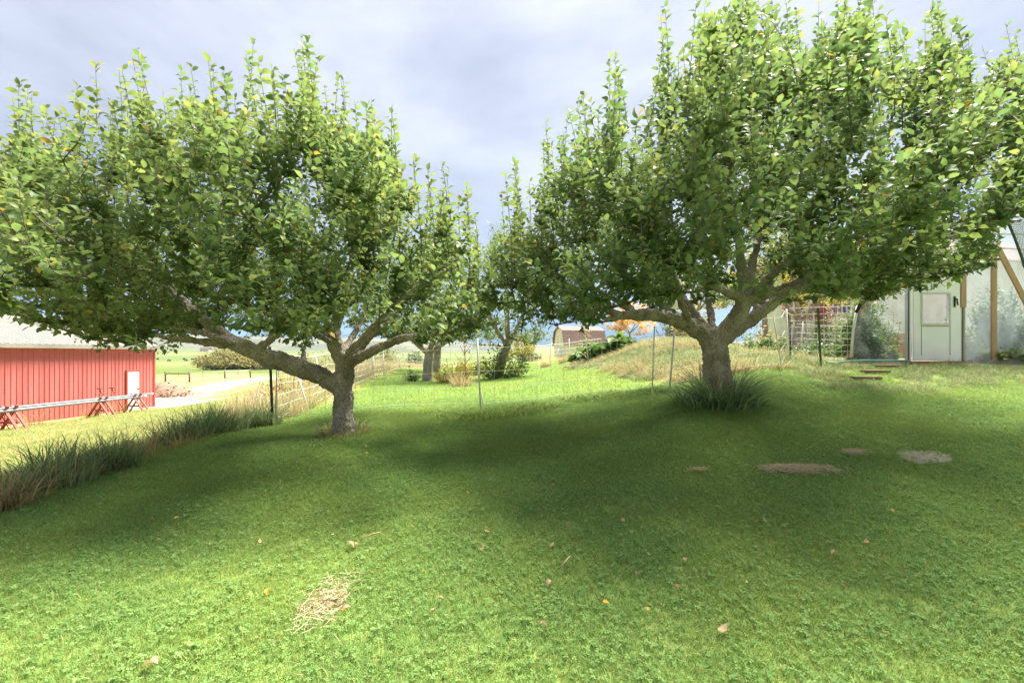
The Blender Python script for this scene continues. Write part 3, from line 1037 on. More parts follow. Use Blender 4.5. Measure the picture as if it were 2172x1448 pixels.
T1D = 6.2
b1 = P(729, 921, T1D); b1[2] = gz(b1[0], b1[1])
f1 = P(733, 762, T1D)
limbs1 = [
    [(b1[0], b1[1], b1[2] - 0.12, 0.165), (b1[0], b1[1], b1[2] + 0.03, 0.145), *PP([(729, 880, T1D, .128), (728, 835, T1D, .126), (729, 800, T1D, .128), (732, 768, T1D, .132), (737, 748, T1D, .10)])],
    PP([(722, 826, T1D, .10), (690, 800, 6.15, .118), (655, 786, 6.1, .125), (620, 774, 6.0, .122), (580, 762, 5.9, .112), (540, 748, 5.8, .102), (505, 732, 5.7, .09), (465, 706, 5.6, .07), (420, 668, 5.55, .055), (360, 615, 5.6, .04), (290, 560, 5.7, .025)]),
    PP([(505, 732, 5.7, .06), (460, 716, 5.45, .042), (410, 702, 5.3, .034), (360, 690, 5.2, .026), (290, 672, 5.1, .018)]),
    PP([(540, 748, 5.8, .06), (560, 730, 5.75, .046), (590, 706, 5.6, .04), (612, 688, 5.5, .036), (660, 672, 5.3, .028), (730, 650, 5.0, .018)]),
    PP([(648, 780, 6.1, .05), (641, 758, 6.15, .034), (638, 742, 6.2, .030), (652, 722, 6.4, .024), (668, 700, 6.6, .018)]),
    PP([(731, 775, T1D, .10), (718, 748, 6.2, .105), (706, 722, 6.2, .098), (702, 706, 6.2, .09), (712, 685, 6.25, .06), (735, 640, 6.3, .045), (750, 570, 6.4, .03), (740, 480, 6.4, .02)]),
    PP([(742, 762, T1D, .07), (765, 732, 6.25, .062), (795, 702, 6.3, .055), (830, 672, 6.4, .045), (880, 620, 6.5, .032), (915, 545, 6.6, .02)]),
    PP([(744, 768, T1D, .075), (775, 752, 6.15, .064), (810, 732, 6.1, .058), (850, 718, 6.05, .05), (905, 708, 6.0, .042), (950, 694, 6.0, .032), (1005, 672, 6.0, .02)]),
    PP([(905, 708, 6.0, .03), (945, 712, 5.9, .024), (975, 700, 5.8, .018), (1010, 690, 5.7, .012)]),
    OFF(f1, [(-.06, -.02, .15, .06), (-.05, -.5, .45, .048), (.05, -1.2, .72, .036), (.15, -2.0, .95, .02)]),
    OFF(f1, [(-.12, -.02, .2, .06), (-.6, -.6, .5, .045), (-1.2, -1.3, .78, .032), (-1.7, -1.9, .98, .018)]),
    OFF(f1, [(.05, -.02, .1, .06), (.6, -.6, .46, .045), (1.1, -1.2, .72, .03), (1.5, -1.6, .9, .018)]),
    OFF(f1, [(-.02, .03, .12, .06), (.0, .6, .5, .05), (.1, 1.4, .85, .035), (.2, 2.2, 1.1, .018)]),
    OFF(f1, [(-.1, .03, .2, .06), (-.8, .7, .6, .05), (-1.6, 1.4, .95, .035), (-2.5, 1.9, 1.2, .018)]),
    [(*P(515, 736, 5.72), .05)] + OFF(f1, [(-2.0, -.9, .3, .04), (-2.6, -1.5, .55, .03), (-3.0, -2.0, .8, .018)]),
    [(*P(480, 716, 5.63), .05)] + OFF(f1, [(-2.2, .2, .6, .04), (-3.0, .9, .95, .03), (-3.8, 1.3, 1.2, .018)]),
]
out1 = lerp_fn([(-700, 330), (-60, 330), (0, 262), (50, 192), (90, 250), (130, 225), (165, 185), (205, 145), (235, 215), (285, 118), (330, 165), (355, 205), (385, 150), (420, 170), (455, 138), (500, 205), (540, 92), (570, 170), (600, 160), (655, 82), (690, 175), (730, 165), (760, 235), (790, 212), (815, 235), (832, 228), (845, 330), (880, 335), (910, 375), (940, 345), (958, 410), (990, 395), (1012, 450), (1025, 520), (1045, 620), (1070, 720), (1200, 900)])
bot1 = lerp_fn([(-700, 640), (0, 655), (60, 690), (130, 715), (190, 738), (250, 715), (320, 748), (370, 735), (420, 708), (470, 705), (520, 718), (560, 712), (610, 735), (660, 742), (690, 705), (735, 700), (790, 712), (850, 722), (900, 735), (960, 725), (1020, 700), (1060, 690)])
c1 = np.array((-3.55, 5.88, 0)); a1 = np.array((3.5, 2.75, 1))
leaders1 = [(P(x, y, d), L) for x, y, d, L in [(205, 138, 6.0, .9), (282, 112, 6.1, 1.1), (302, 122, 6.3, 1.0), (386, 148, 6.2, .9), (455, 136, 6.1, 1.0), (540, 84, 6.1, 1.2), (652, 76, 6.2, 1.3), (600, 160, 5.9, .9), (730, 162, 6.2, 1.0), (790, 210, 6.3, .9), (832, 226, 6.2, .8), (62, 190, 6.0, 1.0), (30, 215, 5.9, .9), (165, 182, 6.2, .9), (940, 345, 6.0, .7), (992, 395, 6.1, .6), (1008, 455, 6.2, .5), (880, 335, 6.4, .8), (430, 420, 4.0, .7), (330, 400, 4.6, .8), (690, 180, 6.8, .9), (500, 205, 5.4, .9), (560, 520, 3.6, .5), (250, 470, 4.0, .6)]]
build_tree('apple_tree', 'spreading apple tree with long low limb beside the red barn', 'big apple trees on the lawn', b1, limbs1, c1, a1, 1.52, 3.9, 1.8, 420, 2700, 0.077, M['leaf'], out1, bot1, leaders1,
           n_parts=300, rnd_bias=0.10, seed=11, fade=True, auto_lead=(95, -40, 1000, 6.0))

T2D = 6.6
b2 = P(1522, 855, T2D); b2[2] = gz(b2[0], b2[1])
f2 = P(1515, 712, T2D)
limbs2 = [
    [(b2[0], b2[1], b2[2] - 0.15, 0.26), (b2[0], b2[1], b2[2] + 0.05, 0.225), *PP([(1522, 800, T2D, .188), (1520, 765, T2D, .175), (1516, 738, T2D, .180), (1512, 716, T2D, .175), (1510, 700, T2D, .12)])],
    PP([(1505, 722, T2D, .13), (1485, 700, 6.55, .115), (1455, 686, 6.5, .10), (1420, 675, 6.45, .092), (1385, 665, 6.4, .085), (1350, 668, 6.3, .075), (1320, 672, 6.2, .062), (1290, 660, 6.1, .05), (1250, 640, 6.0, .036), (1190, 600, 5.9, .022)]),
    PP([(1350, 668, 6.3, .06), (1325, 645, 6.35, .05), (1300, 630, 6.4, .04), (1262, 615, 6.5, .03), (1200, 560, 6.6, .02)]),
    PP([(1262, 642, 6.0, .03), (1256, 610, 6.0, .026), (1254, 570, 6.0, .022), (1248, 520, 6.0, .016)]),
    PP([(1320, 672, 6.2, .04), (1295, 682, 6.0, .028), (1262, 668, 5.8, .022), (1215, 655, 5.6, .016)]),
    PP([(1500, 705, T2D, .09), (1482, 680, 6.7, .068), (1466, 655, 6.8, .058), (1452, 638, 6.9, .05), (1430, 590, 7.1, .038), (1400, 500, 7.3, .02)]),
    PP([(1525, 722, T2D, .14), (1545, 695, 6.55, .125), (1565, 668, 6.5, .115), (1584, 640, 6.5, .105), (1582, 612, 6.5, .09), (1575, 580, 6.5, .072), (1568, 530, 6.5, .055), (1555, 450, 6.5, .035), (1545, 330, 6.5, .02)]),
    PP([(1588, 632, 6.5, .08), (1590, 605, 6.5, .07), (1592, 575, 6.55, .06), (1605, 520, 6.6, .045), (1640, 430, 6.7, .03), (1680, 320, 6.7, .018)]),
    PP([(1580, 636, 6.5, .08), (1548, 622, 6.3, .058), (1520, 606, 6.1, .05), (1498, 590, 5.9, .04), (1440, 560, 5.5, .028), (1370, 530, 5.2, .016)]),
    PP([(1535, 716, T2D, .12), (1568, 694, 6.65, .098), (1605, 670, 6.7, .088), (1640, 644, 6.75, .08), (1672, 618, 6.8, .07), (1720, 580, 6.9, .055), (1800, 530, 7.0, .038), (1900, 470, 7.0, .02)]),
    PP([(1590, 628, 6.5, .055), (1625, 616, 6.3, .042), (1670, 614, 6.1, .036), (1730, 610, 5.9, .03), (1810, 600, 5.7, .022), (1900, 585, 5.5, .014)]),
    PP([(1672, 618, 6.8, .045), (1740, 615, 6.7, .034), (1800, 625, 6.6, .026), (1870, 612, 6.5, .02), (1960, 600, 6.4, .014)]),
    OFF(f2, [(.38, -.1, .42, .07), (.45, -.6, .75, .05), (.5, -1.3, .95, .036), (.5, -2.2, 1.15, .02)]),
    OFF(f2, [(.36, -.1, .40, .07), (1.1, -.7, .8, .05), (1.8, -1.4, 1.0, .034), (2.4, -2.0, 1.2, .018)]),
    OFF(f2, [(-.35, -.08, .14, .07), (-.8, -.7, .6, .05), (-1.2, -1.4, .85, .034), (-1.5, -2.1, 1.05, .018)]),
    OFF(f2, [(.02, .05, .0, .08), (.2, .8, .8, .055), (.3, 1.6, 1.2, .038), (.4, 2.5, 1.5, .018)]),
    OFF(f2, [(-.15, .05, .05, .08), (-.9, .8, .8, .055), (-1.7, 1.5, 1.15, .038), (-2.4, 2.1, 1.4, .018)]),
    OFF(f2, [(.60, .1, .30, .08), (1.3, .9, 1.0, .055), (2.1, 1.6, 1.35, .038), (2.9, 2.1, 1.6, .018)]),
    OFF(f2, [(1.02, .15, .58, .06), (1.8, -.5, .95, .05), (2.7, -.8, 1.2, .035), (3.5, -1.0, 1.4, .018)]),
]
out2 = lerp_fn([(900, 700), (1000, 560), (1030, 470), (1050, 440), (1075, 400), (1092, 365), (1115, 430), (1140, 380), (1160, 262), (1180, 300), (1215, 255), (1235, 215), (1265, 240), (1290, 128), (1310, 130), (1335, 230), (1365, 215), (1395, 90), (1412, 12), (1430, 85), (1460, 120), (1480, 20), (1500, -30), (1580, -60), (1640, -30), (1665, 20), (1690, 20), (1720, 60), (1750, 10), (1780, -20), (1830, -30), (1865, 15), (1890, 60), (1920, 70), (1950, 75), (1985, 15), (2030, 30), (2045, 85), (2075, 115), (2110, 60), (2135, 45), (2172, 55), (2300, 60), (2600, 160)])
bot2 = lerp_fn([(900, 700), (1040, 690), (1100, 700), (1160, 690), (1230, 690), (1290, 672), (1340, 640), (1380, 672), (1440, 650), (1500, 640), (1560, 640), (1620, 640), (1680, 655), (1740, 640), (1790, 632), (1850, 640), (1900, 622), (1960, 612), (2030, 600), (2085, 585), (2105, 560), (2125, 470), (2172, 440), (2500, 420)])
c2 = np.array((3.55, 6.32, 0)); a2 = np.array((4.0, 2.9, 1))
leaders2 = [(P(x, y, d), L) for x, y, d, L in [(1412, 8, 6.4, 1.3), (1295, 124, 6.5, 1.2), (1160, 258, 6.6, 1.0), (1092, 358, 6.6, .8), (1235, 205, 6.6, .9), (1365, 212, 5.6, .9), (1500, 0, 6.4, 1.3), (1560, -30, 6.3, 1.2), (1640, -10, 6.4, 1.2), (1690, 15, 6.6, 1.2), (1780, 0, 6.6, 1.3), (1830, -10, 6.6, 1.2), (1865, 20, 6.8, 1.1), (1990, 12, 6.6, 1.3), (2030, 35, 6.4, 1.1), (2135, 48, 6.5, 1.3), (2155, 70, 6.8, 1.0), (1950, 80, 6.7, 1.0), (1595, 92, 5.0, .9), (1860, 165, 5.0, .8), (1490, 275, 4.2, .8), (1950, 300, 4.4, .7), (1700, 260, 4.4, .7), (1360, 430, 4.2, .6), (1540, 420, 3.8, .5)]]
build_tree('apple_tree', 'tall bushy apple tree with thick forked trunk near the greenhouse', 'big apple trees on the lawn', b2, limbs2, c2, a2, 1.86, 4.7, 2.4, 500, 3400, 0.079, M['leaf'], out2, bot2, leaders2,
           n_parts=300, rnd_bias=0.02, seed=23, fade=True, auto_lead=(120, 1060, 2230, 6.4))

# ------------------------------------------------------------------ grasses
def blades(n, rx, ry, h, w, bend, levels=3, round_=False, splay=0.0, rnd=(0, 1), seed=0, lean=None):
    g = np.random.default_rng(seed)
    if round_:
        a = g.uniform(0, 2 * math.pi, n); q = np.sqrt(g.uniform(0, 1, n))
        bx, by = np.cos(a) * q * rx, np.sin(a) * q * ry
    else:
        bx, by = g.uniform(-rx, rx, n), g.uniform(-ry, ry, n)
    hh = g.uniform(h[0], h[1], n)
    ph = g.uniform(0, 2 * math.pi, n)
    bd = g.uniform(bend[0], bend[1], n)
    dx, dy = np.cos(ph) * bd, np.sin(ph) * bd
    if splay:
        m_ = np.hypot(rx, ry) * 0.7
        dx += bx / m_ * splay; dy += by / m_ * splay
    if lean is not None:
        dx += lean[0]; dy += lean[1]
    bl = np.hypot(dx, dy)
    wa = ph + g.uniform(0.6, 2.4, n)
    ww = g.uniform(0.7, 1.3, n) * w
    ts = np.linspace(0, 1, levels)
    vv = []
    for t in ts:
        z = hh * (t - np.minimum(0.42, 0.30 * bl) * t * t * 1.25)
        cx_ = bx + dx * hh * t * t; cy_ = by + dy * hh * t * t
        half = ww * 0.5 * (1 - t) ** 0.6 if t < 1 else np.zeros(n)
        if t < 1:
            vv.append(np.stack([cx_ - np.cos(wa) * half, cy_ - np.sin(wa) * half, z], 1))
            vv.append(np.stack([cx_ + np.cos(wa) * half, cy_ + np.sin(wa) * half, z], 1))
        else:
            vv.append(np.stack([cx_, cy_, z], 1))
    k = len(vv)
    V_ = np.stack(vv, 1).reshape(-1, 3)
    o = (np.arange(n) * k)[:, None]
    quads = [np.array([2 * i, 2 * i + 1, 2 * i + 3, 2 * i + 2])[None] + o for i in range(levels - 2)]
    tri = np.array([2 * (levels - 2), 2 * (levels - 2) + 1, 2 * (levels - 1)])[None] + o
    r_ = g.uniform(rnd[0], rnd[1], n)
    return V_, quads + [tri], np.repeat(r_, k)


def source(coll, parts):
    """parts: list of (V, faces, rnd, material) -> one object inside an unlinked collection"""
    V_, F_, A_, mi, off = [], [], [], [], 0
    mats = []
    for v, f, a, m in parts:
        if m not in mats: mats.append(m)
        V_.append(v); A_.append(a)
        for q in f:
            F_.append(q + off); mi.append(np.full(len(q), mats.index(m)))
        off += len(v)
    me = raw_mesh(coll.name, np.concatenate(V_), F_, True, np.concatenate(A_))
    for m in mats: me.materials.append(m)
    me.polygons.foreach_set('material_index', np.concatenate(mi).astype(np.int32))
    o = bpy.data.objects.new(coll.name + '_source', me)
    coll.objects.link(o)


def clover(n, half, seed):
    g = np.random.default_rng(seed)
    V_, T_, A_ = [], [], []
    for i in range(n):
        c = np.array((g.uniform(-half, half), g.uniform(-half, half), g.uniform(0.018, 0.038)))
        a0 = g.uniform(0, 6.28); tilt = g.normal(0, 0.25, 2); s = g.uniform(0.006, 0.0105); rv = g.uniform(0, 1)
        for k in range(3):
            a = a0 + k * 2.094
            d = np.array((math.cos(a), math.sin(a), 0)); p = np.array((-d[1], d[0], 0))
            q = [c, c + d * s * 0.9 + p * s * 0.62, c + d * s * 1.35, c + d * s * 0.9 - p * s * 0.62]
            q = [v + np.array((0, 0, (v[0] - c[0]) * tilt[0] + (v[1] - c[1]) * tilt[1])) for v in q]
            b_ = len(V_)
            V_ += q; T_.append((b_, b_ + 3, b_ + 2, b_ + 1)); A_ += [rv] * 4
    return np.array(V_), [np.array(T_)], np.array(A_)


def scatter(name, coll, xs_, ys_, label, scl=(0.8, 1.25), dz=0.0, tilt=True, seed=0, fixrot=None):
    g = np.random.default_rng(seed + 100)
    n = len(xs_)
    z = ground(xs_, ys_) + dz
    e = 0.08
    sx = (ground(xs_ + e, ys_) - ground(xs_ - e, ys_)) / (2 * e) if tilt else np.zeros(n)
    sy = (ground(xs_, ys_ + e) - ground(xs_, ys_ - e)) / (2 * e) if tilt else np.zeros(n)
    me = bpy.data.meshes.new(name)
    me.vertices.add(n)
    me.vertices.foreach_set('co', np.stack([xs_, ys_, z], 1).astype(np.float32).ravel())
    rz = g.uniform(0, 2 * math.pi, n) if fixrot is None else fixrot + g.normal(0, 0.25, n)
    rot = np.zeros((n, 3), np.float32)
    for i in range(n):
        nr_ = Vector((-sx[i], -sy[i], 1)).normalized()
        q = Vector((0, 0, 1)).rotation_difference(nr_) @ Matrix.Rotation(rz[i], 3, 'Z').to_quaternion()
        rot[i] = q.to_euler()
    a = me.attributes.new('rot', 'FLOAT_VECTOR', 'POINT'); a.data.foreach_set('vector', rot.ravel())
    a = me.attributes.new('scl', 'FLOAT', 'POINT'); a.data.foreach_set('value', g.uniform(scl[0], scl[1], n).astype(np.float32))
    a = me.attributes.new('idx', 'INT', 'POINT'); a.data.foreach_set('value', g.integers(0, len(coll.objects), n).astype(np.int32))
    o = link(bpy.data.objects.new(name, me))
    ng = bpy.data.node_groups.new(name + '_nodes', 'GeometryNodeTree')
    ng.interface.new_socket('Geometry', in_out='INPUT', socket_type='NodeSocketGeometry')
    ng.interface.new_socket('Geometry', in_out='OUTPUT', socket_type='NodeSocketGeometry')
    gi = ng.nodes.new('NodeGroupInput'); go = ng.nodes.new('NodeGroupOutput')
    ip = ng.nodes.new('GeometryNodeInstanceOnPoints')
    ci = ng.nodes.new('GeometryNodeCollectionInfo')
    ci.inputs['Collection'].default_value = coll
    ci.inputs['Separate Children'].default_value = True
    ci.inputs['Reset Children'].default_value = True
    ip.inputs['Pick Instance'].default_value = True

    def att(nm, ty):
        q = ng.nodes.new('GeometryNodeInputNamedAttribute'); q.data_type = ty
        q.inputs['Name'].default_value = nm
        return q.outputs['Attribute']
    ng.links.new(gi.outputs[0], ip.inputs['Points'])
    ng.links.new(ci.outputs['Instances'], ip.inputs['Instance'])
    ng.links.new(att('idx', 'INT'), ip.inputs['Instance Index'])
    ng.links.new(att('rot', 'FLOAT_VECTOR'), ip.inputs['Rotation'])
    ng.links.new(att('scl', 'FLOAT'), ip.inputs['Scale'])
    ng.links.new(ip.outputs['Instances'], go.inputs[0])
    md = o.modifiers.new('scatter', 'NODES'); md.node_group = ng
    return tag(o, label, kind='stuff')


def coll(name):
    return bpy.data.collections.new(name)


def jgrid(x0, x1, y0, y1, step, seed=0, j=0.5):
    g = np.random.default_rng(seed)
    a, b_ = np.meshgrid(np.arange(x0, x1, step), np.arange(y0, y1, step))
    a = a.ravel() + g.uniform(-j, j, a.size) * step; b_ = b_.ravel() + g.uniform(-j, j, b_.size) * step
    return a, b_


def in_view(x, y, m=140):
    z = ground(x, y)
    d = np.maximum(y, 0.05)
    px = CX + x / d * F_PX
    py = HZ - (z - EYE) / d * F_PX
    return (y > 0.9) & (px > -m) & (px < 2172 + m) & (py < 1448 + 160)


c_lawn = coll('lawn_patch')
for k in range(4):
    source(c_lawn, [(*blades(560, .16, .16, (.018, .052), .0034, (.2, 1.1), 3, seed=k, rnd=(0, 0.95)), M['grass']),
                    (*blades(22, .16, .16, (.045, .085), .0036, (.2, .9), 3, seed=k + 20, rnd=(0.3, 1)), M['grass']),
                    (*blades(22, .16, .16, (.012, .045), .0035, (.8, 1.8), 3, seed=k + 30, rnd=(0.93, 1)), M['grass']),
                    (*clover((46, 24, 36, 18)[k], .16, k), M['clover'])])
c_lawnf = coll('far_lawn_patch')
for k in range(3):
    source(c_lawnf, [(*blades(420, .30, .30, (.025, .065), .0085, (.15, .9), 3, seed=k + 50, rnd=(0.15, 0.95)), M['grass'])])
c_tall = coll('bank_tuft')
for k in range(4):
    source(c_tall, [(*blades(46, .16, .16, (.20, .62), .0150, (.1, .75), 5, True, 0.35, (0, 0.9), k + 60), M['grass_tall']),
                    (*blades(9, .16, .16, (.25, .6), .009, (.2, 1.0), 5, True, 0.4, (0.86, 1), k + 70), M['grass_tall']),
                    (*blades(12, .18, .18, (.12, .35), .008, (.6, 1.5), 4, True, 0.5, (0.2, 1), k + 75), M['grass_dry'])])
c_drytall = coll('dry_tuft')
for k in range(3):
    source(c_drytall, [(*blades(60, .16, .16, (.18, .55), .0085, (.35, 1.3), 5, True, 0.6, (0, 1), k + 80), M['grass_dry'])])
c_gold = coll('meadow_tuft')
for k in range(3):
    source(c_gold, [(*blades(75, .30, .30, (.25, .75), .012, (.1, .7), 4, True, 0.15, (0, 1), k + 90), M['grass_gold']),
                    (*blades(30, .30, .30, (.2, .5), .008, (.1, .7), 4, True, 0.15, (0, 1), k + 95), M['grass_tall'])])
c_hay = coll('flopped_tuft')
for k in range(3):
    source(c_hay, [(*blades(80, .20, .20, (.14, .36), .011, (.5, 1.3), 4, True, 0.2, (0, .9), k + 110, (-.9, -.7)), M['grass_dry']),
                   (*blades(40, .20, .20, (.10, .32), .011, (.2, .9), 4, True, 0.3, (0, 1), k + 115, (-.3, -.3)), M['grass_tall'])])
c_hayg = coll('flopped_green_tuft')
for k in range(3):
    source(c_hayg, [(*blades(60, .18, .18, (.10, .28), .009, (.4, 1.2), 4, True, 0.2, (0.1, 1), k + 120, (-.4, -.6)), M['grass_tall']),
                    (*blades(40, .18, .18, (.10, .24), .008, (.5, 1.4), 4, True, 0.2, (0, .9), k + 125, (-.6, -.6)), M['grass_dry']),
                    (*blades(70, .18, .18, (.06, .18), .006, (.4, 1.2), 3, True, 0.2, (0.3, .95), k + 128), M['grass'])])
c_yard = coll('yard_patch')
for k in range(3):
    source(c_yard, [(*blades(200, .40, .40, (.04, .12), .010, (.4, 1.4), 3, seed=k + 130, rnd=(0, 1)), M['grass_dry']),
                    (*blades(150, .40, .40, (.04, .14), .010, (.3, 1.0), 3, seed=k + 135, rnd=(0.3, .95)), M['grass'])])

# near lawn
X_, Y_ = jgrid(-4.6, 8.2, 0.9, 9.0, 0.145, 1)
ok = in_view(X_, Y_) & (X_ > lawn_left(Y_) - 0.12 + 0.1 * np.sin(Y_ * 3)) & (mound_w(X_, Y_) < 0.5) & ~((berm_w(X_, Y_) > 0.6) & (Y_ > 7.4))
scatter('lawn_grass', c_lawn, X_[ok], Y_[ok], 'mown green lawn grass mixed with clover', (0.8, 1.2), -0.004, seed=1)
# mown grass beyond the net fence
X_, Y_ = jgrid(-5.2, 14, 8.6, 34, 0.36, 2)
ok = in_view(X_, Y_) & (X_ > lawn_left(Y_)) & (mound_w(X_, Y_) < 0.4) & ~((berm_w(X_, Y_) > 0.5)) & ~((X_ > 6.2) & (X_ < 13.1) & (Y_ > 8.85) & (Y_ < 15.2))
scatter('orchard_grass', c_lawnf, X_[ok], Y_[ok], 'sunlit mown grass among the orchard trees', (0.8, 1.3), -0.004, seed=2)
# bank of tall grass along the lawn's edge
g_ = np.random.default_rng(5)
cl = [(4.1, .22), (4.55, .20), (5.0, .18), (5.95, .22), (6.25, .25), (6.55, .25), (7.2, .18)]
Y_ = np.concatenate([g_.normal(c_[0], c_[1] * .38, 13) for c_ in cl]); n_b = len(Y_)
X_ = lawn_left(Y_) + np.where(g_.random(n_b) < 0.7, g_.uniform(-0.45, -0.02, n_b), g_.uniform(-0.9, -0.3, n_b))
ok = (g_.random(n_b) < 0.75) & (Y_ > 3.6) & (Y_ < 7.8)
scatter('bank_grass', c_tall, X_[ok], Y_[ok], 'tall blue green grass along the edge of the lawn', (0.5, 1.0), -0.01, False, seed=3)
Y_ = g_.uniform(2.8, 6.2, 190); X_ = lawn_left(Y_) + g_.uniform(-0.65, 0.02, 190)
ok = (Y_ < 4.15) | (g_.random(190) < 0.06)
scatter('dry_bank_grass', c_drytall, X_[ok], Y_[ok], 'bleached dry grass at the left end of the bank', (0.6, 1.05), -0.01, False, seed=4)
# barn yard and slope
X_, Y_ = jgrid(-17.2, -3.8, 3.5, 30, 0.55, 6)
ok = in_view(X_, Y_) & (X_ < lawn_left(Y_) - 0.5)
ok &= np.min(np.hypot(X_[:, None] - cxs[None], Y_[:, None] - cys[None]), axis=1) > 2.0
scatter('yard_grass', c_yard, X_[ok], Y_[ok], 'short yellowing grass of the barn yard', (0.7, 1.4), -0.01, seed=6)
# gold meadow left of the orchard
Y_ = g_.uniform(7.8, 34, 1000); X_ = lawn_left(Y_) - g_.uniform(0.15, 1.0, 1000) * (1.0 + 0.28 * (Y_ - 7))
ok = in_view(X_, Y_) & (np.min(np.hypot(X_[:, None] - cxs[None], Y_[:, None] - cys[None]), axis=1) > 3.5)
scatter('meadow_grass', c_gold, X_[ok], Y_[ok], 'tall golden meadow grass behind the left net fence', (0.45, 0.95), -0.02, False, seed=7)
# rough mound and berm
X_, Y_ = jgrid(1.5, 11, 8.5, 24, 0.24, 8)
ok = in_view(X_, Y_) & (mound_w(X_, Y_) > 0.45) & ~((X_ > 6.1) & (Y_ > 8.6))
hy = np.sin(X_ * 2.1 + Y_ * 1.3) + 0.6 * np.sin(X_ * 0.9 - Y_ * 2.2) + g_.normal(0, .35, len(X_))
scatter('mound_hay', c_hay, X_[ok & (hy > 0.35)], Y_[ok & (hy > 0.35)], 'matted straw coloured hay on the garden mound', (0.7, 1.2), -0.02, True, seed=8, fixrot=0.3)
scatter('mound_grass', c_hayg, X_[ok & (hy <= 0.35)], Y_[ok & (hy <= 0.35)], 'rough green grass on the garden mound', (0.7, 1.2), -0.02, True, seed=9)
X_, Y_ = jgrid(4.3, 9.6, 7.0, 9.05, 0.15, 10)
ok = in_view(X_, Y_) & ((berm_w(X_, Y_) > 0.55)) & (Y_ > 7.15 + 0.25 * np.sin(X_ * 2.0)) & (Y_ < 8.72)
ok &= ~((np.abs(X_ - np.interp(Y_, [7.85, 8.2, 8.55], [5.75, 6.17, 6.66])) < .30) & (Y_ > 7.6) & (Y_ < 8.6))
ok &= g_.random(len(X_)) < .8
scatter('berm_grass', c_hayg, X_[ok], Y_[ok], 'shaggy grass on the bank below the greenhouse', (0.35, 0.85), -0.02, True, seed=10)
X_, Y_ = jgrid(5.3, 7.1, 7.5, 8.7, 0.15, 14)
ok = np.abs(X_ - np.interp(Y_, [7.85, 8.2, 8.55], [5.75, 6.17, 6.66])) < .42
scatter('step_side_grass', c_lawn, X_[ok], Y_[ok], 'short grass beside the plank steps', (0.9, 1.4), -0.01, True, seed=14)
# longer grass where the mower misses under the net
t_ = g_.uniform(0, 1, 150)
fx = np.interp(t_, [0, .45, .75, 1], [-0.9, 0.6, 2.2, 2.9]); fy = np.interp(t_, [0, .45, .75, 1], [7.3, 7.75, 8.35, 8.2])
ok = np.sin(t_ * 21) > -0.5
scatter('fence_line_grass', c_lawn, (fx + g_.normal(0, .06, 150))[ok], (fy + g_.normal(0, .07, 150))[ok], 'uncut grass tufts under the white net', (1.5, 2.7), -0.01, False, seed=12)


def grass_clump(name, label, x, y, r, n, h, w, mat, seed, extra=None, splay=0.8, bend=(0.15, 0.9), group=None, hole=0.0):
    v, f, a = blades(n, r, r, h, w, bend, 6, True, splay, (0, 1), seed)
    if hole:    # ring of tufts round a trunk
        k = 11
        b0 = v.reshape(n, k, 3)
        c_ = b0[:, 0, :2]
        rr_ = np.linalg.norm(c_, axis=1)
        sc_ = (hole + rr_ * (1 - hole / r)) / np.maximum(rr_, 1e-4)
        b0[:, :, :2] += (c_ * (sc_ - 1)[:, None])[:, None]
        v = b0.reshape(-1, 3)
    v = v + np.array((x, y, 0))
    v[:, 2] += np.repeat(ground(v[::11, 0], v[::11, 1]), 11) - 0.015
    root = empty(name, (x, y, gz(x, y)), label, 'grass clump', group)
    me = raw_mesh('blades', v, f, True, a); me.materials.append(mat)
    o = link(bpy.data.objects.new('blades', me), root); o['kind'] = 'stuff'
    if extra:
        v2, f2, a2 = blades(extra[0], r, r, extra[1], extra[2], (.1, .6), 6, True, splay * 0.7, (0, 1), seed + 1)
        v2 = v2 + np.array((x, y, 0)); v2[:, 2] += np.repeat(ground(v2[::11, 0], v2[::11, 1]), 11) - 0.015
        me = raw_mesh('dry_stalks', v2, f2, True, a2); me.materials.append(extra[3])
        o = link(bpy.data.objects.new('dry_stalks', me), root); o['kind'] = 'stuff'
    return root


gc = grass_clump('grass_clump', 'big shaggy clump of long grass around the forked apple trunk', b2[0] + 0.02, b2[1] - 0.04, 0.34, 560, (.16, .68), .0165, M['grass_clump'], 301, (60, (.40, .85), .010, M['grass_dry']), 1.0, hole=0.17, bend=(0.05, 1.0))
for k_, (ox_, oy_, rr_, nn_, hh_) in enumerate([(-.34, -.16, .17, 330, (.15, .50)), (.30, -.22, .18, 360, (.15, .46)), (.02, -.34, .20, 380, (.12, .42)), (-.16, -.30, .14, 260, (.2, .58)), (.42, .02, .16, 260, (.15, .55)), (-.44, .06, .15, 240, (.12, .42)), (.22, -.08, .12, 220, (.3, .72))]):
    v_, f_, a_ = blades(int(nn_ * .36), rr_, rr_, hh_, .0165, (.1, 1.2), 6, True, 0.9, (0, 1), 330 + k_, (ox_ * .8, oy_ * .8))
    v_ = v_ + np.array((b2[0] + ox_, b2[1] + oy_, 0)); v_[:, 2] += np.repeat(ground(v_[::11, 0], v_[::11, 1]), 11) - .015
    me_ = raw_mesh('blades', v_, f_, True, a_); me_.materials.append(M['grass_clump'])
    link(bpy.data.objects.new('blades', me_), gc)['kind'] = 'stuff'
grass_clump('grass_clump', 'low browning grass ring around the slim apple trunk', b1[0], b1[1], 0.30, 300, (.08, .22), .010, M['grass_dry'], 303, (150, (.10, .28), .012, M['grass_tall']), 0.9, hole=0.16)

